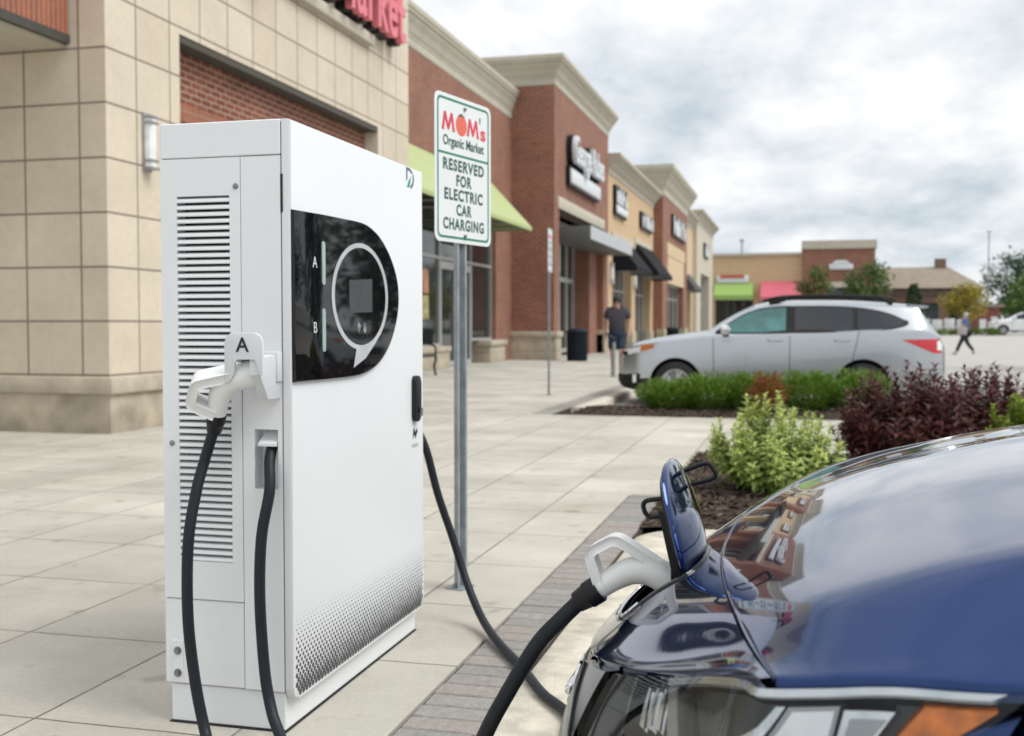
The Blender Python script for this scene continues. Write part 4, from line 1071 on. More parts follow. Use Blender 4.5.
def tree(name, label, loc, h, rx, zc, rz, n, mat, seed, ls=.3, cone=False, trunk_r=.14):
    rnd = random.Random(seed); t = thing(name, label, 'tree', loc, 0, None); o = Vector(loc)
    s = MB(); tops = []
    s.tube([o, o+Vector((.05, 0, h*.35)), o+Vector((-.05, .05, h*.8))], [trunk_r, trunk_r*.75, trunk_r*.2], 8)
    m = MB()
    cl = []
    if not cone:
        for k in range(26):
            a = rnd.uniform(0, 6.28); q = rnd.random()**.5; z = rnd.uniform(-.85, .9)
            w = math.sqrt(max(.05, 1-z*z))
            cl.append((Vector((rx*q*w*math.cos(a), rx*q*w*math.sin(a), zc + rz*z)), rnd.uniform(.28, .5)*rx))
        for c, r_ in cl[:14]: s.tube([o+Vector((0, 0, h*.3)), o+Vector((c.x*.5, c.y*.5, zc-rz*.3)), o+c], [trunk_r*.45, trunk_r*.3, .02], 5)
    for i in range(n):
        if cone:
            z = rnd.random()**1.3; a = rnd.uniform(0, 6.28); r_ = rx*(1-z)*rnd.uniform(.55, 1.1) + .05
            p = Vector((r_*math.cos(a), r_*math.sin(a), .25 + (h-.25)*z)); d = Vector((math.cos(a), math.sin(a), rnd.uniform(-.6, .2)))
        else:
            c, r_ = cl[rnd.randrange(len(cl))]
            v = Vector((rnd.gauss(0, 1), rnd.gauss(0, 1), rnd.gauss(0, .8))).normalized()*r_*rnd.random()**.4
            p = c+v; d = v + Vector((rnd.uniform(-1, 1), rnd.uniform(-1, 1), rnd.uniform(-1, .6)))*r_
        leaf(m, p+o, d, Vector((rnd.uniform(-1, 1), rnd.uniform(-1, 1), 1)), ls*rnd.uniform(.6, 1.3), ls*.5)
    m.build('crown', mat, t, smooth=False, fixn=False); s.build('trunk', BARK, t)
    return t
LT1 = leafmat('leaf_tree_olive', [(.07, .095, .02), (.11, .14, .03), (.15, .17, .04), (.09, .12, .025)])
LT2 = leafmat('leaf_tree_green', [(.04, .09, .015), (.08, .15, .025), (.12, .20, .035)])
LT3 = leafmat('leaf_conifer', [(.015, .04, .018), (.03, .07, .025), (.04, .09, .03)])
LT4 = leafmat('leaf_tree_yellow', [(.30, .25, .02), (.40, .33, .035), (.24, .22, .025)])
LT5 = leafmat('leaf_tree_dark', [(.02, .05, .02), (.035, .085, .03), (.06, .12, .04)])
tree('young_tree', 'young olive green tree before the left of the brick store', (1.2, 98, .43), 5.6, 1.35, 3.7, 1.9, 1100, LT1, 1, .34)
tree('young_tree', 'young bright green tree before the right of the brick store', (5.6, 97, .43), 5.9, 1.7, 3.8, 2.1, 1700, LT2, 2, .34)
tree('conifer', 'dark narrow conifer before the brown roofed building', (8.6, 92, .43), 3.9, 1.1, 2, 2, 1500, LT3, 3, .32, True)
tree('yellow_tree', 'round yellow leaved tree at the far edge of the lot', (12.3, 92, .43), 3.6, 1.45, 2.35, 1.3, 1500, LT4, 4, .3)
tree('dark_tree', 'broad dark green tree at the right edge beyond the white car', (20.5, 118, .4), 7.4, 3.4, 4.6, 2.7, 2600, LT5, 5, .5, trunk_r=.3)
tree('dark_tree', 'smaller green tree at the right edge, lower than the broad dark tree', (20.2, 108, .4), 5.2, 2.4, 3.2, 1.9, 1700, LT2, 6, .45, trunk_r=.2)
tree('dark_tree', 'treetop showing above the brown roof', (8.2, 138, .4), 8.6, 2.2, 6.2, 1.9, 1200, LT5, 7, .5, trunk_r=.25)
tree('dark_tree', 'broad dark tree just beyond the right edge of the picture', (26.5, 110, .4), 7.0, 3.6, 4.4, 2.6, 2200, LT5, 8, .5, trunk_r=.3)
rnd = random.Random(5)
def low_hedge(x0, x1, y, z, h, label):
    m = MB(); n = int((x1-x0)*150)
    for i in range(n):
        x = rnd.uniform(x0, x1); zz = rnd.random()*h; p = Vector((x, y+rnd.uniform(-.4, .4), z+zz))
        leaf(m, p, Vector((rnd.uniform(-1, 1), rnd.uniform(-1, .3), rnd.uniform(-.2, 1))), Vector((0, 0, 1)), .28, .15)
    o = m.build('hedge', LHED, None, smooth=False, fixn=False); tag(recentre(o), label, 'hedge')
low_hedge(8.0, 13.6, 84, .36, .40, 'clipped low hedge at the far edge of the lot below the yellow tree')
low_hedge(14.6, 19.5, 78, .27, .42, 'clipped low hedge right of the walker, before the white parked car')
# pale fence boards before the brown building
t = thing('fence', 'pale rounded fence panels before the brown roofed building', 'fence', (10.0, 96, .43))
m = MB()
for k in range(5): m.box(8.5+k*.95, 9.3+k*.95, 95.95, 96.05, .43, 1.55+.08*(k % 2), .03)
m.build('panels', LETW, t); m = MB(); m.box(8.4, 13.2, 96.06, 96.12, .9, 1.0); m.build('rail', LETW, t, smooth=False)

# ------------------------------------------------------------------ people
def skin_mesh(verts, edges, radii, root=0, sub=2):
    me = bpy.data.meshes.new('skin'); me.from_pydata(verts, edges, []); o = bpy.data.objects.new('skin', me); COL.objects.link(o)
    md = o.modifiers.new('s', 'SKIN'); md.use_smooth_shade = True
    sv = me.skin_vertices[0].data
    for i, r_ in enumerate(radii): sv[i].radius = r_ if isinstance(r_, tuple) else (r_, r_); sv[i].use_root = (i == root)
    s = o.modifiers.new('b', 'SUBSURF'); s.levels = sub; s.render_levels = sub
    dg = bpy.context.evaluated_depsgraph_get(); out = bpy.data.meshes.new_from_object(o.evaluated_get(dg))
    bpy.data.objects.remove(o); return out
def person(label, loc, rz, pose, top, bottom, long_trousers, hair, cap=False, scale=1.0):
    """faces local -Y; 1.74 m; pose: dict of joints"""
    t = thing('person', label, 'person', loc, rz); t.scale = (scale,)*3
    J = dict(pel=(0, 0, .95), wai=(0, 0, 1.08), che=(0, 0, 1.28), nec=(0, 0.01, 1.47), hea=(0, -.01, 1.56), hdt=(0, -.005, 1.66))
    J.update(pose)
    names = list(J); idx = {k: i for i, k in enumerate(names)}
    E = [('pel', 'wai'), ('wai', 'che'), ('che', 'nec'), ('nec', 'hea'), ('hea', 'hdt')]
    for s in 'lr':
        E += [('che', 'sh'+s), ('sh'+s, 'el'+s), ('el'+s, 'wr'+s), ('wr'+s, 'ha'+s), ('pel', 'hi'+s), ('hi'+s, 'kn'+s), ('kn'+s, 'an'+s), ('an'+s, 'to'+s)]
    rad = dict(pel=(.15, .11), wai=(.14, .10), che=(.16, .11), nec=.055, hea=(.075, .085), hdt=(.07, .08), sh=.062, el=.042, wr=.028, ha=(.035, .02), hi=.095, kn=.06, an=.038, to=(.045, .028))
    g = lambda k: rad.get(k, rad.get(k[:2]))
    me = skin_mesh([J[k] for k in names], [(idx[a], idx[b_]) for a, b_ in E], [g(k) for k in names], idx['pel'])
    m = MB(); m.mesh(me)
    # face: nose and ears, set into the head
    hx, hy, hz = J['hea']
    for x, y, z, r_ in ((0, -.098, .03, .016), (-.078, .0, .03, .02), (.078, .0, .03, .02)): m.lathe((hx+x, hy+y, hz+z-r_), [(r_*.3, 0), (r_, r_*.7), (r_*.9, r_*1.4), (r_*.3, r_*2)], 8)
    for s in 'lr':      # fingers
        h = Vector(J['ha'+s]); w = Vector(J['wr'+s]); d = (h-w).normalized()
        for k in range(4): b_ = h + d*.01 + Vector((0, .022*(k-1.5)*.9, 0)); m.tube([b_, b_+d*(.055+.012*(k in (1, 2)))+Vector((0, -.006, 0)), b_+d*.085+Vector((0, -.016, 0))], [.009, .008, .006], 6)
        b_ = w + d*.03 + Vector((0, -.03, 0)); m.tube([b_, b_+d*.035+Vector((0, -.02, 0)), b_+d*.065+Vector((0, -.018, 0))], [.011, .009, .006], 6)
    m.build('body', SKIN, t, local=True, angle=80)
    def part(ks, es, rd, name, mat):
        me = skin_mesh([J[k] if isinstance(k, str) else k for k in ks], es, rd); m = MB(); m.mesh(me); m.build(name, mat, t, local=True, angle=80)
    mid = lambda a, b_, f: tuple(Vector(J[a]).lerp(Vector(J[b_]), f))
    part([(0, 0, .88), 'wai', 'che', (0, .01, 1.435), 'shl', mid('shl', 'ell', .72), 'shr', mid('shr', 'elr', .72)], [(0, 1), (1, 2), (2, 3), (2, 4), (4, 5), (2, 6), (6, 7)], [(.22, .165), (.20, .155), (.20, .14), .085, .088, .072, .088, .072], 'shirt', top)
    f = .93 if long_trousers else .88
    ks = [(0, 0, .97), 'hil', 'hir']; es = [(0, 1), (0, 2)]; rd = [(.205, .155), .125, .125]
    for s, b_ in (('l', 1), ('r', 2)):
        if long_trousers: ks += ['kn'+s, mid('kn'+s, 'an'+s, f)]; n = len(ks); es += [(b_, n-2), (n-2, n-1)]; rd += [.085, .066]
        else: ks += [mid('hi'+s, 'kn'+s, f)]; n = len(ks); es += [(b_, n-1)]; rd += [.105]
    me = skin_mesh([J[k] if isinstance(k, str) else k for k in ks], es, rd); m = MB(); m.mesh(me)
    rows = [[m.bm.verts.new((a*math.cos(2*math.pi*k/20), b_*math.sin(2*math.pi*k/20), z)) for k in range(20)] for a, b_, z in ((.15, .11, .82), (.185, .14, .88), (.18, .135, .97), (.172, .128, 1.04), (.166, .122, 1.08))]
    for r0, r1 in zip(rows[:-1], rows[1:]):
        for k in range(20): m.bm.faces.new((r0[k], r0[(k+1) % 20], r1[(k+1) % 20], r1[k]))
    m.build('trousers' if long_trousers else 'shorts', bottom, t, local=True, angle=80)
    m = MB()
    for s in 'lr':
        a, b_ = Vector(J['an'+s]), Vector(J['to'+s])
        me = skin_mesh([tuple(a+Vector((0, .05, -.05))), tuple(a+Vector((0, -.03, -.035))), tuple(b_+Vector((0, -.03, .0)))], [(0, 1), (1, 2)], [.042, .05, .036]); m.mesh(me)
    m.build('shoes', SHOE, t, local=True, angle=80)
    m = MB(); hd = Vector(J['hdt'])
    m.lathe((hd.x, hd.y+.012, hd.z-.06), [(.088, -.03), (.096, .03), (.092, .08), (.066, .125), (.02, .142)], 20); m.build('hair', hair, t, local=True, angle=80)
    return t
pw = dict(shl=(.19, 0, 1.42), ell=(.27, .05, 1.15), wrl=(.26, -.05, .92), hal=(.255, -.08, .84), shr=(-.19, 0, 1.42), elr=(-.27, .07, 1.16), wrr=(-.25, .0, .91), har=(-.245, -.03, .83),
          hil=(.09, 0, .88), knl=(.10, -.10, .49), anl=(.10, -.06, .09), tol=(.11, -.20, .04), hir=(-.09, 0, .88), knr=(-.10, .04, .48), anr=(-.10, .16, .10), tor=(-.11, .04, .035))
person('person in charcoal t-shirt and navy shorts walking towards the silver car', (-3.84, 23.9, .0), R(6), pw, SHIRT, SHORTS, False, HAIR)
pw2 = dict(shl=(.18, 0, 1.42), ell=(.24, -.16, 1.18), wrl=(.20, -.32, 1.05), hal=(.19, -.39, 1.03), shr=(-.18, 0, 1.42), elr=(-.25, .12, 1.17), wrr=(-.24, .10, .92), har=(-.235, .08, .84),
          hil=(.08, 0, .88), knl=(.09, -.22, .50), anl=(.09, -.38, .10), tol=(.09, -.52, .06), hir=(-.08, 0, .88), knr=(-.09, .12, .48), anr=(-.09, .40, .14), tor=(-.09, .33, .045))
person('person in blue top and dark trousers striding across the lot with a bag', (6.55, 48.5, LOTZ), R(-80), pw2, SHIRTB, TROUS, True, simple('hair_grey', (.45, .44, .43), .8))
t = thing('shoulder_bag', 'pale shoulder bag carried by the walker in the lot', 'bag', (6.45, 48.28, .62))
m = MB(); m.box(6.22, 6.58, 48.20, 48.33, .70, 1.02, .04); m.build('bag', BAGM, t)
m = MB(); m.tube(spline([(6.25, 48.26, 1.0), (6.36, 48.27, 1.3), (6.5, 48.36, 1.36), (6.6, 48.28, 1.25), (6.56, 48.26, 1.0)]), .015, 6); m.build('strap', BAGM, t)
# ------------------------------------------------------------------ cars
class Shell:
    """side-symmetric car shell from tables along its length (x from the nose)"""
    def __init__(s, zb, zs, zt, P, ws, wr, L, x0=0): s.__dict__.update(locals())
    def sec(s, x):
        zb, zs, zt, P, ws, wr = (interp(x, q) for q in (s.zb, s.zs, s.zt, s.P, s.ws, s.wr))
        h = zs-zb; c = max(.015, (zt-zs)*.16)
        return [(0, zb), (P*.9, zb), (P*.975, zb+.05), (P, zb+.18*h), (P*1.0, zb+.48*h), (P*.992, zb+.74*h), (ws+.012, zs-.045), (ws, zs), (ws-.02, zs+.02*(zt-zs)+.004),
                (wr+.03, zt-c*1.25), (wr, zt-c*.72), (wr*.86, zt-c*.28), (wr*.5, zt-.006), (0, zt)]
    def side(s, x, z):
        q = s.sec(x)
        for (a, b_), (c, d) in zip(q[2:], q[3:]):
            if b_ <= z <= d: return a + (c-a)*((z-b_)/(d-b_) if d > b_ else 0)
        return q[9][0]
    def mesh(s, n, wheels, r, wy):
        m = MB(); b = m.bm; rings = []
        for i in range(n+1):
            t = i/n; x = s.x0 + (s.L-s.x0)*t
            q = s.sec(x); pts = spline([(0, a, z) for a, z in q], 3)
            pts = [(x, max(0, p.y), p.z) for p in pts]
            ring = [b.verts.new(p) for p in pts] + [b.verts.new((p[0], -p[1], p[2])) for p in pts[-2:0:-1]]
            rings.append(ring)
        K = len(rings[0])
        for i in range(n):
            for k in range(K): b.faces.new((rings[i][k], rings[i][(k+1) % K], rings[i+1][(k+1) % K], rings[i+1][k]))
        b.faces.new(rings[0][::-1]); b.faces.new(rings[-1])
        bmesh.ops.recalc_face_normals(b, faces=b.faces[:])
        me = bpy.data.meshes.new('shell'); b.to_mesh(me); b.free()
        o = bpy.data.objects.new('shell', me); COL.objects.link(o); cut = []
        for wx, wz in wheels:
            for sg in (1, -1):
                c = MB(); c.cyl((wx, .52 if sg > 0 else -1.2, wz), r, .68, 40, 'y'); bmesh.ops.recalc_face_normals(c.bm, faces=c.bm.faces[:])
                cm = bpy.data.meshes.new('c'); c.bm.to_mesh(cm); c.bm.free()
                co = bpy.data.objects.new('c', cm); COL.objects.link(co); cut.append(co)
                md = o.modifiers.new('b', 'BOOLEAN'); md.object = co; md.operation = 'DIFFERENCE'; md.solver = 'EXACT'
        dg = bpy.context.evaluated_depsgraph_get(); out = bpy.data.meshes.new_from_object(o.evaluated_get(dg))
        for c in cut + [o]: bpy.data.objects.remove(c)
        return out
def split_build(me, classify, mats, root):
    """share a shell mesh out between parts by face"""
    src = bmesh.new(); src.from_mesh(me)
    groups = {}
    for f in src.faces: groups.setdefault(classify(f), []).append(f)
    for nme, fs in groups.items():
        m = MB(); mp = {}
        for f in fs:
            vs = []
            for v in f.verts:
                if v.index not in mp: mp[v.index] = m.bm.verts.new(v.co)
                vs.append(mp[v.index])
            try: m.bm.faces.new(vs)
            except ValueError: pass
        o = m.build(nme, mats[nme], root, local=True, fixn=False, angle=40)
        if nme == 'wheel_arch': split_loose(o)
    src.free()
def strip(sh, top, bot, x0, x1, off, name, mat, root, nx=40, nz=5, both=True):
    """panel hugging the shell side between two curves z(x)"""
    for sg in ((1, -1) if both else (-1,)):
        m = MB()
        def fn(u, v):
            x = x0+(x1-x0)*u; z = bot(x)+(top(x)-bot(x))*v
            return (x, sg*(sh.side(x, z)+off), z)
        m.grid(fn, nx, nz); m.build(name, mat, root, local=True, angle=60)
def wheel(root, x, y, z, R_, w, sg, spokes=7, rim=None):
    m = MB(); y0 = y
    m.lathe((x, y0, z), [(R_*.66, -w/2), (R_*.9, -w/2), (R_*.985, -w*.40), (R_, -w*.25), (R_, w*.25), (R_*.985, w*.40), (R_*.9, w/2), (R_*.66, w/2), (R_*.64, w*.1), (R_*.64, -w*.1), (R_*.66, -w/2)], 40, 'y', cap=False)
    m.build('wheel', TYRE, root, local=True, angle=50); t = LAST[0]
    m = MB(); f = sg*w*.46
    m.lathe((x, y0, z), [(R_*.50, f*.2), (R_*.60, f*.9), (R_*.67, f*1.02), (R_*.695, f*1.0), (R_*.69, f*.6), (R_*.55, f*.1)], 40, 'y')
    for k in range(spokes):
        a = 2*math.pi*k/spokes
        for da in (-.14, .14):
            c, s = math.cos(a+da), math.sin(a+da); c2, s2 = math.cos(a+da*.6), math.sin(a+da*.6)
            p, q = Vector((x+R_*.12*c2, y0+f*.86, z+R_*.12*s2)), Vector((x+R_*.64*c, y0+f*.92, z+R_*.64*s)); n = Vector((-s, 0, c))*R_*.045; d = Vector((0, -sg*.02, 0))
            m.face([p-n, p+n, q+n, q-n]); m.face([p-n, q-n, q-n+d, p-n+d]); m.face([p+n, p+n+d, q+n+d, q+n])
    m.lathe((x, y0, z), [(R_*.16, f*.6), (R_*.16, f*.95), (R_*.10, f*1.0)], 20, 'y')
    o = m.build('rim', RIM if rim is None else rim, t, local=True, angle=40)
    m = MB(); m.lathe((x, y0, z), [(R_*.52, f*.1), (R_*.52, f*.3), (R_*.1, f*.32)], 24, 'y'); m.build('brake_disc', BOLT, t, local=True)
def bx(x0, x1, y0, y1, z0, z1, name, mat, root, bev=.01):
    m = MB(); m.box(x0, x1, y0, y1, z0, z1, bev); return m.build(name, mat, root, local=True)

HEADL = simple('headlight_lens_pale', (.72, .74, .76), .15, 0, var=.2, scale=9, coat=.5)
def wagon(name, label, loc, paintm, tinted, n=110, scale=1.0, group=None):
    t = thing(name, label, 'car', loc, 0, group); t.scale = (scale,)*3
    L = 4.82
    sh = Shell(
        zb=[(0, .36), (.12, .27), (.4, .23), (1, .25), (4.2, .27), (4.6, .30), (4.82, .44)],
        zs=[(0, .68), (.05, .78), (.15, .85), (.3, .92), (.6, .985), (1.1, 1.05), (1.42, 1.085), (2, 1.10), (3, 1.13), (4, 1.175), (4.55, 1.17), (4.72, 1.08), (4.82, .90)],
        zt=[(0, .72), (.05, .83), (.15, .90), (.3, .975), (.6, 1.05), (1.1, 1.13), (1.40, 1.17), (1.62, 1.31), (1.9, 1.475), (2.15, 1.575), (2.4, 1.615), (2.8, 1.63), (3.4, 1.625), (4.0, 1.59), (4.30, 1.565), (4.44, 1.55), (4.50, 1.46), (4.64, 1.26), (4.75, 1.10), (4.82, .93)],
        P=[(0, .55), (.04, .66), (.1, .75), (.2, .82), (.4, .885), (.8, .918), (1.5, .92), (3.8, .92), (4.4, .90), (4.65, .86), (4.76, .80), (4.82, .72)],
        ws=[(0, .53), (.04, .64), (.1, .73), (.2, .79), (.4, .85), (.8, .885), (1.4, .885), (3.6, .885), (4.3, .87), (4.6, .83), (4.76, .77), (4.82, .69)],
        wr=[(0, .48), (.1, .66), (.4, .74), (1.4, .74), (1.8, .66), (2.3, .615), (3.4, .61), (4.2, .585), (4.44, .57), (4.6, .60), (4.82, .60)], L=L)
    WX = ((.94, .345), (3.68, .345))
    me = sh.mesh(n, WX, .40, 0)
    def cl(f):
        c = f.calc_center_median(); nn = f.normal
        for wx, wz in WX:
            d = math.hypot(c.x-wx, c.z-wz)
            if abs(c.y) > .5 and d < .405 and max(abs(math.hypot(v.co.x-wx, v.co.z-wz)-.40) for v in f.verts) < .02 and abs(nn.y) < .6: return 'wheel_arch'
            if d < .40 and abs(abs(c.y)-.52) < .02: return 'wheel_arch'
        if c.x < .52 and c.z < .50 - .30*max(0, c.x-.26) : return 'bumper'
        if c.z < .30 and .5 < c.x < 4.4: return 'sill'
        if 1.44 < c.x < 2.10 and nn.z > .3 and abs(c.y) < interp(c.x, sh.wr)-.03: return 'windshield'
        if c.x > 4.47 and 1.12 < c.z < 1.50 and abs(c.y) < .56: return 'rear_window'
        return 'body'
    split_build(me, cl, dict(body=paintm, wheel_arch=TRIM, bumper=TRIM, sill=TRIM, windshield=CARGLASS, rear_window=CARGLASS), t)
    # side glass
    belt = lambda x: interp(x, [(1.5, 1.125), (2.4, 1.135), (3.4, 1.155), (3.95, 1.185), (4.25, 1.24), (4.32, 1.28)])
    head = lambda x: interp(x, [(1.53, 1.13), (1.72, 1.255), (1.95, 1.395), (2.2, 1.482), (2.5, 1.515), (3.1, 1.515), (3.5, 1.50), (3.85, 1.452), (4.1, 1.38), (4.25, 1.305), (4.32, 1.282)])
    strip(sh, lambda x: head(x)+.018, lambda x: belt(x)-.018, 1.53, 4.31, .004, 'window_surround', TRIM, t)
    strip(sh, lambda x: head(x)-.004, lambda x: belt(x)+.002, 1.66, 2.57, .008, 'front_window', CARGLASST if tinted else CARGLASS, t)
    strip(sh, lambda x: head(x)-.004, lambda x: belt(x)+.002, 2.70, 3.53, .008, 'rear_door_window', CARGLASS, t)
    strip(sh, lambda x: head(x)-.006, lambda x: belt(x)+.004, 3.60, 4.24, .008, 'quarter_window', CARGLASS, t)
    # cut lines
    for a, b_, z0, z1 in ((1.52, 1.50, .36, 1.11), (2.63, 2.63, .34, 1.135), (3.50, 3.62, .60, 1.165)):
        for sg in (1, -1):
            m = MB(); m.tube([(a+(b_-a)*k/12, sg*(sh.side(a+(b_-a)*k/12, z0+(z1-z0)*k/12)-.001), z0+(z1-z0)*k/12) for k in range(13)], .006, 5); m.build('door_gap', SEAL, t, local=True)
    for sg in (1, -1):
        m = MB(); m.tube([(x, sg*(sh.side(x, z)-.004), z) for x, z in [(1.5+.1*k, .985+.004*k) for k in range(21)]], .009, 6); m.build('side_crease', paintm, t, local=True)
        for x in (2.42, 3.38):
            m = MB(); y = sh.side(x, 1.0); m.tube([(x-.11, sg*(y+.002), 1.015), (x-.08, sg*(y+.035), 1.02), (x+.07, sg*(y+.035), 1.02), (x+.10, sg*(y+.002), 1.015)], .016, 8); m.build('door_handle', paintm, t, local=True)
        m = MB(); y = sh.side(1.72, 1.12)
        m.lathe((1.62, sg*(y+.14), 1.17), [(.02, 0), (.07, .01), (.085, .05), (.075, .11), (.03, .15)], 14, 'x'); m.build('mirror', CHROME if tinted else paintm, t, local=True)
        mr = LAST[0]
        m = MB(); m.tube([(1.70, sg*(y-.01), 1.10), (1.69, sg*(y+.10), 1.12)], [.05, .03], 8); m.build('mirror_arm', TRIM, mr, local=True)
        # lamps
        m = MB()
        def hl(u, v):
            x = .10+.50*u; z0 = .77+.10*u; z1 = .84+.11*u**.8; z = z0+(z1-z0)*v
            return (x, sg*(sh.side(x, z)+.007), z)
        m.grid(hl, 14, 4); m.build('headlight', HEADL, t, local=True)
        h_ = LAST[0]
        m = MB(); m.grid(lambda u, v: (.40+.20*u, sg*(sh.side(.40+.2*u, .835+.05*u+.10*v*(1-.35*u))+.010), .835+.05*u+.10*v*(1-.35*u)), 8, 3); m.build('indicator', AMBER, h_, local=True)
        m = MB(); m.grid(lambda u, v: (.10+.09*u, sg*(sh.side(.10+.09*u, .78+.06*v)+.010), .78+.06*v), 6, 3); m.build('lamp_bezel', GTRIM, h_, local=True)
        m = MB()
        def tl(u, v):
            x = 4.22+.545*u; zt_ = 1.03+.012*u; zb_ = 1.025-.19*min(1, u*1.25)**1.0
            z = zb_+(zt_-zb_)*v
            return (x, sg*(sh.side(x, z)+.008), z)
        m.grid(tl, 16, 4); m.build('tail_lamp', TAILR, t, local=True)
        m = MB(); m.grid(lambda u, v: (4.70+.075*u, sg*(sh.side(4.70+.075*u, .88+.13*v)+.012), .88+.13*v), 4, 3); m.build('reversing_lamp', LAMPW, LAST[0], local=True)
        # roof rail with its two feet
        m = MB(); yr = lambda x: interp(x, sh.wr)-.01
        rail = [(x, sg*yr(x), z) for x, z in ((2.22, 1.60), (2.38, 1.645), (2.6, 1.672), (3.1, 1.682), (3.6, 1.672), (4.0, 1.64), (4.14, 1.60))]
        m.tube(spline(rail, 5), .026, 8); m.tube([(2.32, sg*yr(2.3), 1.57), (2.62, sg*yr(2.6), 1.66)], .035, 8); m.tube([(3.9, sg*yr(3.9), 1.66), (4.1, sg*yr(4.1), 1.565)], .035, 8)
        m.build('roof_rail', TRIM, t, local=True)
        for wx, wz in WX: wheel(t, wx, sg*.805, wz, .345, .225, sg, 5)
        m = MB(); m.tube([(.30, sg*(sh.side(.30, .40)-.005), .36), (.30, sg*(sh.side(.30, .44)+.004), .48)], .03, 8); m.build('fog_lamp', LAMPW, t, local=True)
        m = MB(); m.tube([(1.4+.1*k, sg*(sh.side(1.4+.1*k, .30)-.004), .315) for k in range(19)], .02, 6); m.build('sill_trim', RIM, t, local=True)
    m = MB(); m.prism([(4.30, 1.548), (4.52, 1.535), (4.60, 1.525), (4.60, 1.50), (4.48, 1.48), (4.40, 1.50)], lambda u, v, d: (u, d, v), -.58, .58, .006); m.build('spoiler', paintm, t, local=True)
    m = MB(); m.grid(lambda u, v: (.012+.02*v, (u-.5)*.86, .54+.18*v), 6, 3); 
    m.box(-.012, .1, -.4, .4, .56, .74, .03); m.build('grille', TRIM, t, local=True)
    m = MB(); m.box(4.78, 4.84, -.28, .28, .66, .80, .01); m.build('number_plate', LETW, t, local=True)
    return t
sc_ = wagon('silver_car', 'silver station wagon with black roof rails parked beyond the low hedge', (-2.72, 17.6, LOTZ), SILVER, True, scale=.982)
w1 = wagon('white_car', 'white parked car at the right edge, below the dark trees', (13.0, 85.5, .41), CARWHITE, False, 60)
w1.rotation_euler.z = 0

# ------------------------------------------------------------------ the blue car
YC = 1.93
bc = thing('blue_car', 'dark blue electric car at the kerb with its nose charge flap open', 'car', (-.36, YC, LOTZ))
Edge = [(0, -.350, .550), (.12, -.336, .553), (.26, -.288, .574), (.38, -.224, .602), (.48, -.164, .635), (.58, -.104, .674), (.70, -.026, .720)]
XF = [(y, x) for y, x, z in Edge]; EZ = [(y, z) for y, x, z in Edge]
T0 = [(-.40, .575), (-.35, .603), (-.25, .655), (-.15, .705), (-.085, .742), (0, .788), (.1, .829), (.2, .862), (.45, .918), (.8, .962), (1.05, .985), (1.2, .995)]
KC = [(-.35, .012), (-.1, .016), (0, .020), (1.05, .022)]
DC = [(-.35, .0), (-.1, .018), (-.06, .028), (0, .046), (.03, .052), (.1, .066), (.22, .090), (.5, .112), (1.05, .112)]
CR = .60
def smooth_tab(tab, w=.055, n=24):
    """table averaged over a window, mirrored at the car's middle"""
    out = []
    for k in range(81):
        y = k*.01; c = 0; tot = 0
        for i in range(-n, n+1):
            g_ = math.exp(-2.2*(i/n)**2); c += g_*interp(abs(y+w*2*i/n), tab); tot += g_
        out.append((y, c/tot))
    return out
XFS, EZS = smooth_tab(XF), smooth_tab(EZ)
def top_z(x, y):
    a = abs(y); z = interp(x, T0) - interp(x, KC)*min(1.4, (a/CR)**2)
    u = (a-CR)/.014; sp = .014*(math.log1p(math.exp(-abs(u))) + max(u, 0))
    z -= interp(x, DC)*max(0, sp)/.145*(1 if y < 0 else .5)
    u2 = (a-.24)/.03                                        # soft inner swage line
    return z - .006*(1/(1+math.exp(-u2)))*min(1, max(0, (x+.05)/.3))
import numpy as np
GX, GY, GS = -.50, -.84, .01       # roll-over of the nose, as a smoothed height field
nx_, ny_ = 160, 169
D = np.zeros((nx_, ny_))
for i in range(nx_):
    for j in range(ny_):
        x, y = GX+i*GS, GY+j*GS; a = min(abs(y), .80)
        d = max(0, x-interp(min(a, .72), XFS))
        D[i, j] = max(-.02, top_z(max(x, -.345), y)-interp(min(a, .72), EZS))*math.exp(-(d/.050)**1.5)*(1 if a <= .70 else max(0, 1-(a-.7)/.06))
kk = np.exp(-.5*(np.arange(-8, 9)/2.6)**2); kk /= kk.sum()
D = np.apply_along_axis(lambda v: np.convolve(np.pad(v, 8, 'edge'), kk, 'valid'), 0, D)
D = np.apply_along_axis(lambda v: np.convolve(np.pad(v, 8, 'edge'), kk, 'valid'), 1, D)
def cub(t): return (-.5*t**3+t*t-.5*t, 1.5*t**3-2.5*t*t+1, -1.5*t**3+2*t*t+.5*t, .5*t**3-.5*t*t)
def hood_z(x, y):
    fx, fy = (x-GX)/GS, (y-GY)/GS; i, j = int(fx), int(fy); i = min(max(i, 1), nx_-3); j = min(max(j, 1), ny_-3)
    wx, wy = cub(fx-i), cub(fy-j)
    return top_z(x, y) - float(sum(wx[p]*sum(wy[q]*D[i-1+p, j-1+q] for q in range(4)) for p in range(4)))
def seam_x(y): return -.122 + .098*(abs(y)/.70)**2
BE = [(-.03, .70), (.03, .722), (.10, .735), (.22, .748), (.5, .760), (1.05, .775)]
G = .0028
def roll(fn, s, a, b_, depth=.012):
    return None
m = MB(); NS, NT = 180, 110      # bonnet
def hd(u, v):
    s = u*2-1; xs = seam_x(s*.70)+G; x = xs + (1.06-xs)*(v**1.35)
    y = s*(interp(x, BE)-.003 if x > -.03 else .697)
    e = 0
    return (x, YC+y, hood_z(x, y))
m.grid(hd, NS, NT)
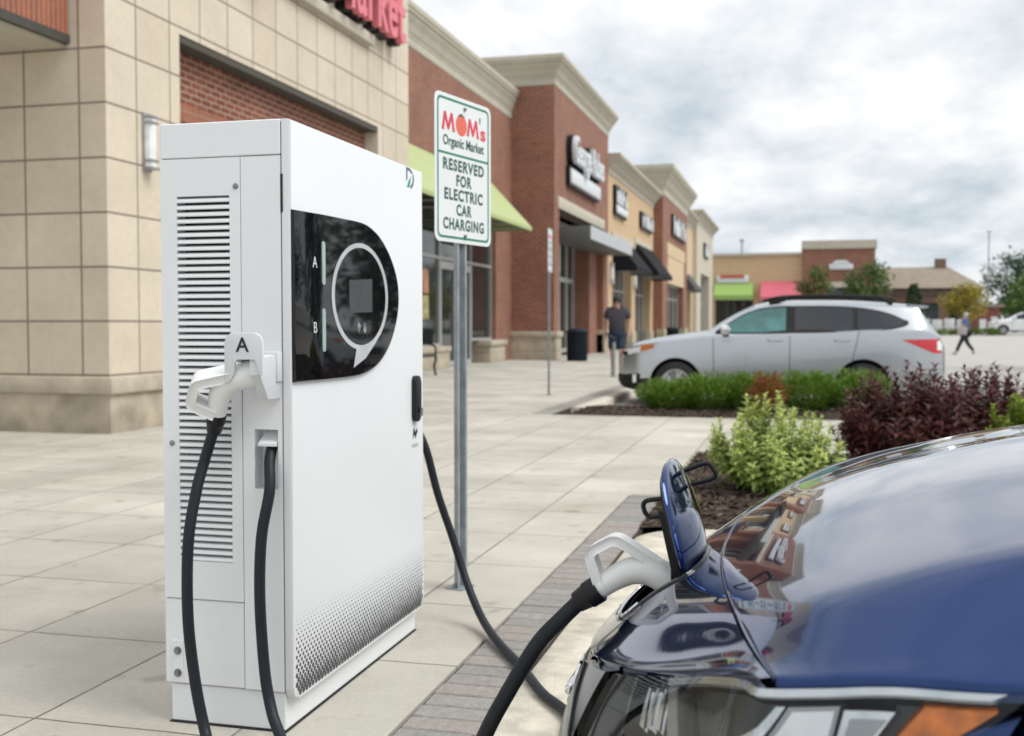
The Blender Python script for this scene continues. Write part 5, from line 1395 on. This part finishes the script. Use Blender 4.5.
for k in (0,):      # turned-down edges at the front seam and the sides
    fr = [Vector(hd(i/NS, 0)) for i in range(NS+1)]
    for a, b_ in zip(fr[:-1], fr[1:]):
        o1, o2 = Vector((-.0022, 0, -.0025)), Vector((-.0015, 0, -.022)); m.face([a, b_, b_+o1, a+o1]); m.face([a+o1, b_+o1, b_+o2, a+o2])
    for u, sg in ((0, -1), (1, 1)):
        fr = [Vector(hd(u, j/NT)) for j in range(NT+1)]
        for a, b_ in zip(fr[:-1], fr[1:]):
            o1, o2 = Vector((0, sg*.0022, -.0028)), Vector((0, sg*.0005, -.02)); m.face([a, b_, b_+o1, a+o1]); m.face([a+o1, b_+o1, b_+o2, a+o2])
bmesh.ops.remove_doubles(m.bm, verts=m.bm.verts[:], dist=.0004)
m.build('bonnet', BLUE, bc, angle=75)
m = MB()      # nose panel with the hole for the charge port
PX, PY, PRX, PRY = -.226, 0.01, .070, .122
def in_port(x, y, k=1.0): return (abs((x-PX)/(PRX*k))**3.2 + abs((y-PY)/(PRY*k))**3.2) < 1
def ns(u, v):
    s = u*2-1; y = s*.699; x0 = interp(abs(y), XFS); x1 = max(x0+.0005, seam_x(y)-G); x = x0+(x1-x0)*v
    return (x, YC+y, hood_z(x, y))
NN, MM = 260, 60
m.grid(ns, NN, MM, skip=lambda u, v: in_port(ns(u, v)[0], ns(u, v)[1]-YC, .99))
lo = [Vector(ns(i/NN, 0)) for i in range(NN+1)]; hi = [Vector(ns(i/NN, 1)) for i in range(NN+1)]
for i in range(NN):
    a, b_ = lo[i], lo[i+1]; o1, o2 = Vector((.001, 0, -.004)), Vector((.014, 0, -.016)); m.face([a, b_, b_+o1, a+o1]); m.face([a+o1, b_+o1, b_+o2, a+o2])
    a, b_ = hi[i], hi[i+1]; o1, o2 = Vector((.0022, 0, -.0025)), Vector((.0015, 0, -.022)); m.face([a, b_, b_+o1, a+o1]); m.face([a+o1, b_+o1, b_+o2, a+o2])
bmesh.ops.remove_doubles(m.bm, verts=m.bm.verts[:], dist=.0003)
m.build('nose_panel', BLUE, bc, angle=75)
m = MB()      # rubber seal lying in the seam
m.tube([(seam_x(y), YC+y, hood_z(seam_x(y), y)-.013) for y in [-.69+.02*k for k in range(70)]], .007, 6); m.build('seam_seal', SEAL, bc)
# charge port: rim, well, sockets, flap
m = MB(); N = 72; ring = []
def pp(k, r_, lift):
    a = 2*math.pi*k/N; c, s = math.cos(a), math.sin(a); q = (abs(c)**3.2+abs(s)**3.2)**(-1/3.2)
    x, y = PX+PRX*r_*q*c, PY+PRY*r_*q*s
    return (x, YC+y, hood_z(x, y)+lift)
lv = [(1.10, .0005), (1.085, .0035), (1.04, .0045), (.985, .003), (.95, -.006), (.93, -.03), (.90, -.075)]
rows = [[m.bm.verts.new(pp(k, r_, l)) for k in range(N)] for r_, l in lv]
for a, b_ in zip(rows[:-1], rows[1:]):
    for k in range(N): m.bm.faces.new((a[k], a[(k+1) % N], b_[(k+1) % N], b_[k]))
m.bm.faces.new(rows[-1])
m.build('port_rim', GTRIM, bc)
pr_ = LAST[0]
m = MB(); rows = [[m.bm.verts.new(pp(k, r_, l)) for k in range(N)] for r_, l in ((.90, -.012), (.86, -.004), (.80, -.006), (.78, -.02))]
for a, b_ in zip(rows[:-1], rows[1:]):
    for k in range(N): m.bm.faces.new((a[k], a[(k+1) % N], b_[(k+1) % N], b_[k]))
m.build('rubber_gasket', SEAL, pr_)
inl = Vector((-.195, YC, .640)); ax = Vector((.80, 0, -.52)).normalized()
m = MB(); m.tube([inl-ax*.004, inl+ax*.05], [.046, .05], 24); m.build('socket', BLACKPL, pr_)
m = MB(); m.tube([inl+Vector((0, .095, .012))-ax*.0, inl+Vector((0, .095, .012))+ax*.05], [.034, .036], 20); m.tube([inl+Vector((.01, -.085, .0)), inl+Vector((.01, -.085, .0))+ax*.05], [.030, .032], 20); m.build('socket_cover', BLACKPL, pr_)
m = MB()      # chrome hoop round the port's front, seen as a bright bent strip
m.tube([pp(k, 1.075, .004) for k in range(22, 51)], .0035, 6); m.build('bright_trim', CHROME, pr_)
# flap, hinged at the rear of the opening and standing up
HX, HZ = -.140, .655
fl = Vector((-.060, 0, .215)); fu = fl.normalized(); fn_ = Vector((fu.z, 0, -fu.x))     # up the flap, and its outer face (+X)
out2 = []
W2, Hh = .130, fl.length
for k in range(40):
    a = 2*math.pi*k/40; c, s = math.cos(a), math.sin(a); e = 2.6
    q = (abs(c)**e+abs(s)**e)**(-1/e)
    out2.append((W2*q*c*(1-.12*max(0, s)), Hh*(.5+.5*q*s)))
def fpt(u, v, d):
    bow = -.016*(u/W2)**2 - .016*((v/Hh-.5)*2)**2
    return Vector((HX+.07*u, YC+.012+u, HZ)) + fu*v + fn_*(d+bow)
m = MB(); rows = []
cu, cv = 0, Hh*.5
for d, k in ((0, .2), (0, .5), (0, .8), (0, .94), (-.0012, .985), (-.004, 1.0), (-.0075, .985), (-.009, .94), (-.009, .5)):
    rows.append([m.bm.verts.new(fpt(u*k, cv+(v-cv)*k, d)) for u, v in out2])
for a, b_ in zip(rows[:-1], rows[1:]):
    for k in range(40): m.bm.faces.new((a[k], a[(k+1) % 40], b_[(k+1) % 40], b_[k]))
m.bm.faces.new(rows[0]); m.bm.faces.new(rows[-1][::-1])
m.build('charge_flap', BLUE, bc, angle=60)
cf = LAST[0]
m = MB(); rows = []
for d, k in ((-.0095, .90), (-.018, .87), (-.020, .6)): rows.append([m.bm.verts.new(fpt(u*k, cv+(v-cv)*k, d)) for u, v in out2])
for a, b_ in zip(rows[:-1], rows[1:]):
    for k in range(40): m.bm.faces.new((a[k], a[(k+1) % 40], b_[(k+1) % 40], b_[k]))
m.bm.faces.new(rows[-1]); m.build('flap_liner', BLACKPL, cf)
for u, d0, d1, v0 in ((-.07, -.018, -.062, .165), (.035, .004, .052, .195)):
    m = MB(); m.tube(spline([fpt(u, v0, d0), fpt(u, v0+.004, d1*.85), fpt(u, v0-.008, d1), fpt(u, v0-.024, d1*.9), fpt(u, v0-.026, d0)], 5), .0042, 8); m.build('latch_loop', BLACKPL, cf)
for u in (-.075, .075):
    m = MB(); m.prism([(-.012, -.035), (.012, -.035), (.013, .02), (.006, .07), (.004, .14), (-.010, .15), (-.012, .05)], lambda a, v, d: fpt(d, v, a-.026), u-.006, u+.006); m.build('hinge_arm', BLACKPL, cf)
m = MB()
for u in (-.0825, .0825):
    for v in (-.018, .008, .03): m.lathe(fpt(u+.001, v, -.024), [(.003, -.003), (.003, .003)], 8, 'y')
split_loose(m.build('hinge_pin', BOLT, cf))

# front face below the panel edge: swept band, s along the edge, t down
Epts = [(interp(y, XFS), y, hood_z(interp(y, XFS), -y)-.001) for y in (0, .06, .12, .18, .24, .30, .36, .42, .5, .58, .66, .70)] + [(x, y, hood_z(x, -y+.005)-.003) for x, y in ((.03, .722), (.10, .735), (.22, .748), (.5, .760), (1.05, .775))]
full = spline([(x, -y, z) for x, y, z in Epts], 24)            # near half, nose centre to cowl
def out_(t): return .004 + .075*(1-math.exp(-t/.16)) if t > 0 else 0
def edge_at(x):
    """point and outward plan normal on the near edge at world x"""
    lo_, hi_ = 0, len(full)-1
    for i in range(len(full)-1):
        if full[i].x <= x <= full[i+1].x:
            f = (x-full[i].x)/max(1e-9, full[i+1].x-full[i].x); p = full[i].lerp(full[i+1], f)
            a, b_ = full[max(i-3, 0)], full[min(i+4, len(full)-1)]; t = (b_-a); t.z = 0; t.normalize()
            return p, Vector((t.y, -t.x, 0))
    return (full[0], Vector((-1, 0, 0))) if x < full[0].x else (full[-1], Vector((0, -1, 0)))
def band(x, t, o=0, sg=-1):
    p, n = edge_at(x)
    if x <= full[0].x+.004: n = Vector((-1, 0, 0))
    q = p + n*(out_(t)+o) + Vector((0, 0, -t))
    return Vector((q.x, YC + (q.y if sg < 0 else -q.y), q.z))
def pad(cor, o0, o1, name, mat, root, nu=14, nv=5, sg=-1, angle=40):
    """solid patch on the band between four corners (x, t): top-left, top-right, bottom-right, bottom-left"""
    def bl(u, v, o):
        x = (1-v)*((1-u)*cor[0][0]+u*cor[1][0]) + v*((1-u)*cor[3][0]+u*cor[2][0]); t = (1-v)*((1-u)*cor[0][1]+u*cor[1][1]) + v*((1-u)*cor[3][1]+u*cor[2][1])
        return band(x, t, o, sg)
    m = MB(); A = [[m.bm.verts.new(bl(i/nu, j/nv, o1)) for j in range(nv+1)] for i in range(nu+1)]; B_ = [[m.bm.verts.new(bl(i/nu, j/nv, o0)) for j in range(nv+1)] for i in range(nu+1)]
    for X_ in (A, B_):
        for i in range(nu):
            for j in range(nv): m.bm.faces.new((X_[i][j], X_[i+1][j], X_[i+1][j+1], X_[i][j+1]))
    loop = [(i, 0) for i in range(nu)] + [(nu, j) for j in range(nv)] + [(i, nv) for i in range(nu, 0, -1)] + [(0, j) for j in range(nv, 0, -1)]
    for q in range(len(loop)):
        (i, j), (k, l) = loop[q], loop[(q+1) % len(loop)]; m.bm.faces.new((A[i][j], A[k][l], B_[k][l], B_[i][j]))
    return m.build(name, mat, root, angle=angle)
XC = full[0].x + .0004
DKCHROME = simple('dark_chrome', (.20, .20, .205), .09, 1, var=.05)
for sg in (-1, 1):
    # dark channel under the panel edge, housings
    pad([(XC, .006), (1.04, .006), (1.04, .03), (XC, .03)], -.06, -.03, 'panel_gap', SEAL, bc, 60, 2, sg)
    h = pad([(-.214, .010), (.235, .010), (.02, .17), (-.205, .10)], -.075, -.055, 'headlight', GTRIM, bc, 40, 8, sg)
    hl_ = h
    pad([(-.206, .007), (.228, .006), (.03, .155), (-.200, .085)], -.001, .002, 'lens', LENS, hl_, 44, 10, sg)
    pad([(-.160, .010), (.205, .009), (.190, .0155), (-.159, .019)], -.024, -.008, 'light_strip', CHROME, hl_, 40, 3, sg)
    pad([(-.158, .021), (-.145, .021), (-.110, .11), (-.128, .11)], -.045, -.010, 'light_leg', SATIN, hl_, 6, 8, sg)
    pad([(-.140, .024), (-.020, .022), (-.033, .11), (-.102, .11)], -.050, -.034, 'lamp_bezel', GREYREF, hl_, 10, 8, sg)
    pad([(-.008, .030), (.045, .029), (.030, .11), (-.055, .11)], -.055, -.018, 'projector', SATIN, hl_, 8, 8, sg)
    pad([(.050, .032), (.100, .034), (.070, .075), (.040, .080)], -.050, -.014, 'reflector', CHROME, hl_, 5, 4, sg)
    pad([(-.022, .030), (-.012, .030), (-.040, .075), (-.055, .075)], -.050, -.02, 'reflector', CHROME, hl_, 3, 4, sg)
    pad([(-.158, .0205), (.20, .018), (.19, .0205), (-.156, .0225)], -.026, -.016, 'light_strip', SATIN, hl_, 40, 2, sg)
    pad([(-.003, .034), (.040, .033), (.028, .10), (-.045, .10)], -.030, -.016, 'projector', CHROME, hl_, 8, 8, sg)
    pad([(.056, .040), (.092, .041), (.070, .068), (.048, .071)], -.020, -.012, 'reflector', SATIN, hl_, 5, 4, sg)
    rr_ = random.Random(3)
    for q in range(9):
        x = -.201+.0045*q; t0 = .018+.006*(q % 3)
        pad([(x, t0), (x+.0042, t0+.002), (x+.010+.002*(q % 2), t0+.055), (x+.003, t0+.050)], -.050+.003*(q % 3), -.026+.005*((q*5) % 3), 'reflector', CHROME if q % 3 else GREYREF, hl_, 2, 4, sg)
    pad([(.128, .026), (.196, .0255), (.10, .088), (.075, .088)], -.030, -.008, 'indicator', AMBER, hl_, 12, 8, sg)
    # trim round the lamp: black above the grille corner, chrome V, bumper and wing
    pad([(-.258, .012), (-.210, .012), (-.206, .10), (-.330, .14)], -.05, -.006, 'grille_surround', GTRIM, bc, 10, 6, sg)
    pad([(-.206, .104), (.015, .178), (.05, .40), (-.330, .40)], -.06, .0, 'bumper', GTRIM, bc, 30, 12, sg)
    pad([(-.330, .145), (-.208, .108), (-.22, .30), (-.338, .30)], -.05, -.004, 'lower_surround', GTRIM, bc, 8, 6, sg)
    pad([(-.318, .010), (-.262, .010), (-.334, .30), (-.3415, .30)], -.04, .006, 'chrome_v_trim', DKCHROME, bc, 8, 20, sg)
    pad([(XC, .008), (-.325, .008), (-.343, .28), (XC, .28)], -.05, -.008, 'grille', GTRIM, bc, 12, 20, sg)
    pad([(.243, .008), (1.04, .008), (1.04, .30), (.05, .30)], -.05, .002, 'wing', BLUE, bc, 44, 24, sg, 70)
# grille ribs and badge
m = MB()
for k in range(9):
    t = .03+.026*k
    pts = [band(x, t, -.006, -1) for x in (-.332, -.340, -.3443)] + [band(x, t, -.006, 1) for x in (-.3443, -.340, -.332)]
    m.tube(pts, .0035, 5)
m.build('grille_ribs', SATIN, bc)
m = MB(); c = band(XC, .085, -.002)
for k in range(1):
    pts = [c+Vector((.002+.012*math.sin(a), .046*math.cos(a), .042*math.sin(a))) for a in [2*math.pi*q/28 for q in range(29)]]
    m.tube(pts, .005, 8, cap=False)
m.box(c.x-.010, c.x+.002, c.y-.058, c.y+.058, c.z-.008, c.z+.008, .003); m.build('badge', CHROME, bc)
# rest of the car
bs = Shell(
    zb=[(0, .22), (.4, .20), (1, .19), (3.6, .2), (4.2, .26), (4.44, .42)],
    zs=[(0, .40), (.15, .55), (.36, .72), (.6, .80), (.9, .855), (1.3, .90), (1.44, .93), (2, .98), (3, 1.01), (4, 1.06), (4.3, 1.0), (4.44, .8)],
    zt=[(0, .44), (.15, .60), (.36, .79), (.6, .89), (.9, .98), (1.3, 1.055), (1.42, 1.085), (1.7, 1.25), (2.0, 1.41), (2.3, 1.515), (2.6, 1.55), (3.2, 1.54), (3.7, 1.47), (4.0, 1.36), (4.2, 1.15), (4.34, 1.02), (4.44, .84)],
    P=[(0, .06), (.06, .14), (.10, .22), (.16, .34), (.3, .52), (.4, .60), (.6, .66), (.8, .72), (1.0, .80), (1.3, .88), (1.5, .895), (3.6, .895), (4.1, .86), (4.35, .76), (4.44, .66)],
    ws=[(0, .05), (.06, .13), (.16, .32), (.3, .50), (.4, .56), (.6, .62), (.8, .66), (1.0, .72), (1.3, .82), (3.6, .845), (4.1, .80), (4.35, .72), (4.44, .62)],
    wr=[(0, .04), (.16, .28), (.4, .48), (.8, .58), (1.4, .70), (1.9, .62), (2.4, .57), (3.2, .55), (3.9, .52), (4.44, .55)], L=4.44, x0=.03)
WXb = ((.86, .32), (3.55, .32))
me = bs.mesh(90, WXb, .365, 0)
def clb(f):
    c = f.calc_center_median(); nn = f.normal
    for wx, wz in WXb:
        d = math.hypot(c.x-wx, c.z-wz)
        if abs(c.y) > .5 and d < .37 and max(abs(math.hypot(v.co.x-wx, v.co.z-wz)-.365) for v in f.verts) < .02 and abs(nn.y) < .6: return 'wheel_arch'
        if d < .365 and abs(abs(c.y)-.52) < .02: return 'wheel_arch'
    if c.x < .5: return 'front_structure'
    if 1.45 < c.x < 2.3 and nn.z > .3 and abs(c.y) < interp(c.x, bs.wr)-.03: return 'windshield'
    if 3.75 < c.x < 4.2 and nn.z > .3 and abs(c.y) < .5: return 'rear_window'
    return 'body'
split_build(me, clb, dict(body=BLUE, wheel_arch=TRIM, front_structure=TRIM, windshield=CARGLASS, rear_window=CARGLASS), bc)
bl_ = lambda x: interp(x, [(1.6, .98), (3, 1.04), (3.8, 1.10), (4.0, 1.13)]); hd_ = lambda x: interp(x, [(1.62, 1.0), (1.9, 1.22), (2.3, 1.40), (2.8, 1.44), (3.3, 1.40), (3.7, 1.29), (4.0, 1.135)])
strip(bs, hd_, bl_, 1.66, 2.66, .006, 'front_window', CARGLASS, bc); strip(bs, hd_, bl_, 2.74, 3.95, .006, 'rear_door_window', CARGLASS, bc)
for sg in (1, -1):
    for wx, wz in WXb: wheel(bc, wx, sg*.785, wz, .318, .205, sg, 5)
    m = MB(); y = bs.side(1.75, .98)
    m.lathe((1.70, sg*(y+.15), 1.05), [(.02, 0), (.07, .01), (.085, .05), (.075, .10), (.03, .13)], 14, 'x'); m.tube([(1.76, sg*(y-.02), .99), (1.75, sg*(y+.12), 1.02)], [.05, .03], 8); m.build('mirror', BLUE, bc, local=True)

# ------------------------------------------------------------------ sky, light, camera
w = bpy.data.worlds.new('World'); scene.world = w; w.use_nodes = True
nt = w.node_tree; bg = nt.nodes['Background']
SUN_EL, SUN_AZ = 54, 97        # azimuth clockwise from +Y
sky = nt.nodes.new('ShaderNodeTexSky'); sky.sky_type = 'NISHITA'; sky.sun_disc = False
sky.sun_elevation = R(SUN_EL); sky.sun_rotation = R(SUN_AZ)
tc = nt.nodes.new('ShaderNodeTexCoord'); sx = nt.nodes.new('ShaderNodeSeparateXYZ'); nt.links.new(tc.outputs['Generated'], sx.inputs[0])
z = mathn(nt, 'MAXIMUM', sx.outputs[2], 0.0)
den = mathn(nt, 'ADD', z, .24)
cx = nt.nodes.new('ShaderNodeCombineXYZ'); nt.links.new(mathn(nt, 'DIVIDE', sx.outputs[0], den), cx.inputs[0]); nt.links.new(mathn(nt, 'DIVIDE', sx.outputs[1], den), cx.inputs[1])
mpn = nt.nodes.new('ShaderNodeMapping'); mpn.inputs['Location'].default_value = (3.2, 1.7, 0); mpn.inputs['Scale'].default_value = (1.9, 1.35, 1)
nt.links.new(cx.outputs[0], mpn.inputs['Vector'])
n1 = noise(nt, mpn.outputs[0], 1.15, 9, .56)
n2 = noise(nt, mpn.outputs[0], 3.2, 8, .6)
mix = mathn(nt, 'ADD', mathn(nt, 'MULTIPLY', n1, .68), mathn(nt, 'MULTIPLY', n2, .32))
CL = 1.21
cloud = ramp(nt, mix, [(.37, (.57*CL, .645*CL, .71*CL)), (.45, (.71*CL, .765*CL, .81*CL)), (.51, (.83*CL, .86*CL, .89*CL)), (.57, (.945*CL, .955*CL, .965*CL))])
# overcast sky: about two and a half times brighter overhead than at the horizon
lift = mathn(nt, 'ADD', 1.0, mathn(nt, 'MULTIPLY', mathn(nt, 'POWER', z, 1.6), .35))
vm = nt.nodes.new('ShaderNodeVectorMath'); vm.operation = 'SCALE'; nt.links.new(cloud, vm.inputs[0]); nt.links.new(mathn(nt, 'MULTIPLY', lift, 10.0), vm.inputs['Scale'])
cover = ramp(nt, n1, [(.30, (.86,)*3), (.42, (1, 1, 1))])
c = mixc(nt, cover, sky.outputs[0], vm.outputs[0])
nt.links.new(c, bg.inputs['Color']); bg.inputs['Strength'].default_value = .082
sl = bpy.data.lights.new('sun', 'SUN'); sl.energy = 2.5; sl.angle = R(34); sl.color = (1, .985, .955)
so = bpy.data.objects.new('sun', sl); COL.objects.link(so)
dirv = Vector((math.sin(R(SUN_AZ))*math.cos(R(SUN_EL)), math.cos(R(SUN_AZ))*math.cos(R(SUN_EL)), math.sin(R(SUN_EL))))
so.rotation_euler = (-dirv).to_track_quat('-Z', 'Y').to_euler(); so.location = (8, 4, 20)
cam = bpy.data.cameras.new('camera'); co = bpy.data.objects.new('camera', cam); COL.objects.link(co)
cam.sensor_width = 36; cam.lens = 1108.4/1024*36; cam.clip_end = 2000; cam.clip_start = .05
co.location = (0, 0, 1.1); co.rotation_euler = (R(90-2.2147), 0, R(14.54))
cam.dof.use_dof = True; cam.dof.focus_distance = 2.35; cam.dof.aperture_fstop = 5.0
scene.camera = co
scene.view_settings.view_transform = 'Standard'; scene.view_settings.look = 'None'; scene.view_settings.gamma = 1
scene.view_settings.exposure = .07; scene.view_settings.use_curve_mapping = False
# the rest of the lot, beyond the right edge of the picture: it shows in the dark display and in the paint
dup(w1, (10.0, 30.5, LOTZ), R(4), 'white parked car out in the lot, mirrored in the display', None)
dup(sc_, (6.7, 23.5, LOTZ), R(3), 'second silver wagon out in the lot, mirrored in the display', None)
dup(w1, (15.5, 38.0, LOTZ), R(2), 'second white parked car farther out in the lot', None)
tree('lot_tree', 'tall dark tree out in the lot, mirrored in the display', (12.6, 25, -.1), 7.0, 2.6, 4.2, 2.6, 2200, LT5, 21, .4, trunk_r=.2)
tree('lot_tree', 'green tree farther out in the lot behind the parked cars', (22, 48, -.1), 8.0, 3.4, 5.0, 2.8, 1500, LT2, 22, .5, trunk_r=.25)
tree('lot_tree', 'dark tree beyond the farthest parked car in the lot', (29, 55, -.1), 8.0, 3.6, 5.0, 2.8, 1500, LT5, 23, .5, trunk_r=.25)
tree('lot_tree', 'small dark tree between the parked cars in the lot', (10.4, 33, -.1), 5.6, 2.2, 3.4, 2.2, 1500, LT5, 24, .4, trunk_r=.2)
tree('lot_tree', 'tall olive tree nearest the driveway of the lot', (17.5, 22, -.1), 7.5, 3.0, 4.6, 2.8, 1800, LT1, 25, .4, trunk_r=.2)
scene.cycles.max_bounces = 8; scene.cycles.transparent_max_bounces = 12
scene.cycles.use_denoising = True
scene.cycles.sample_clamp_indirect = 8
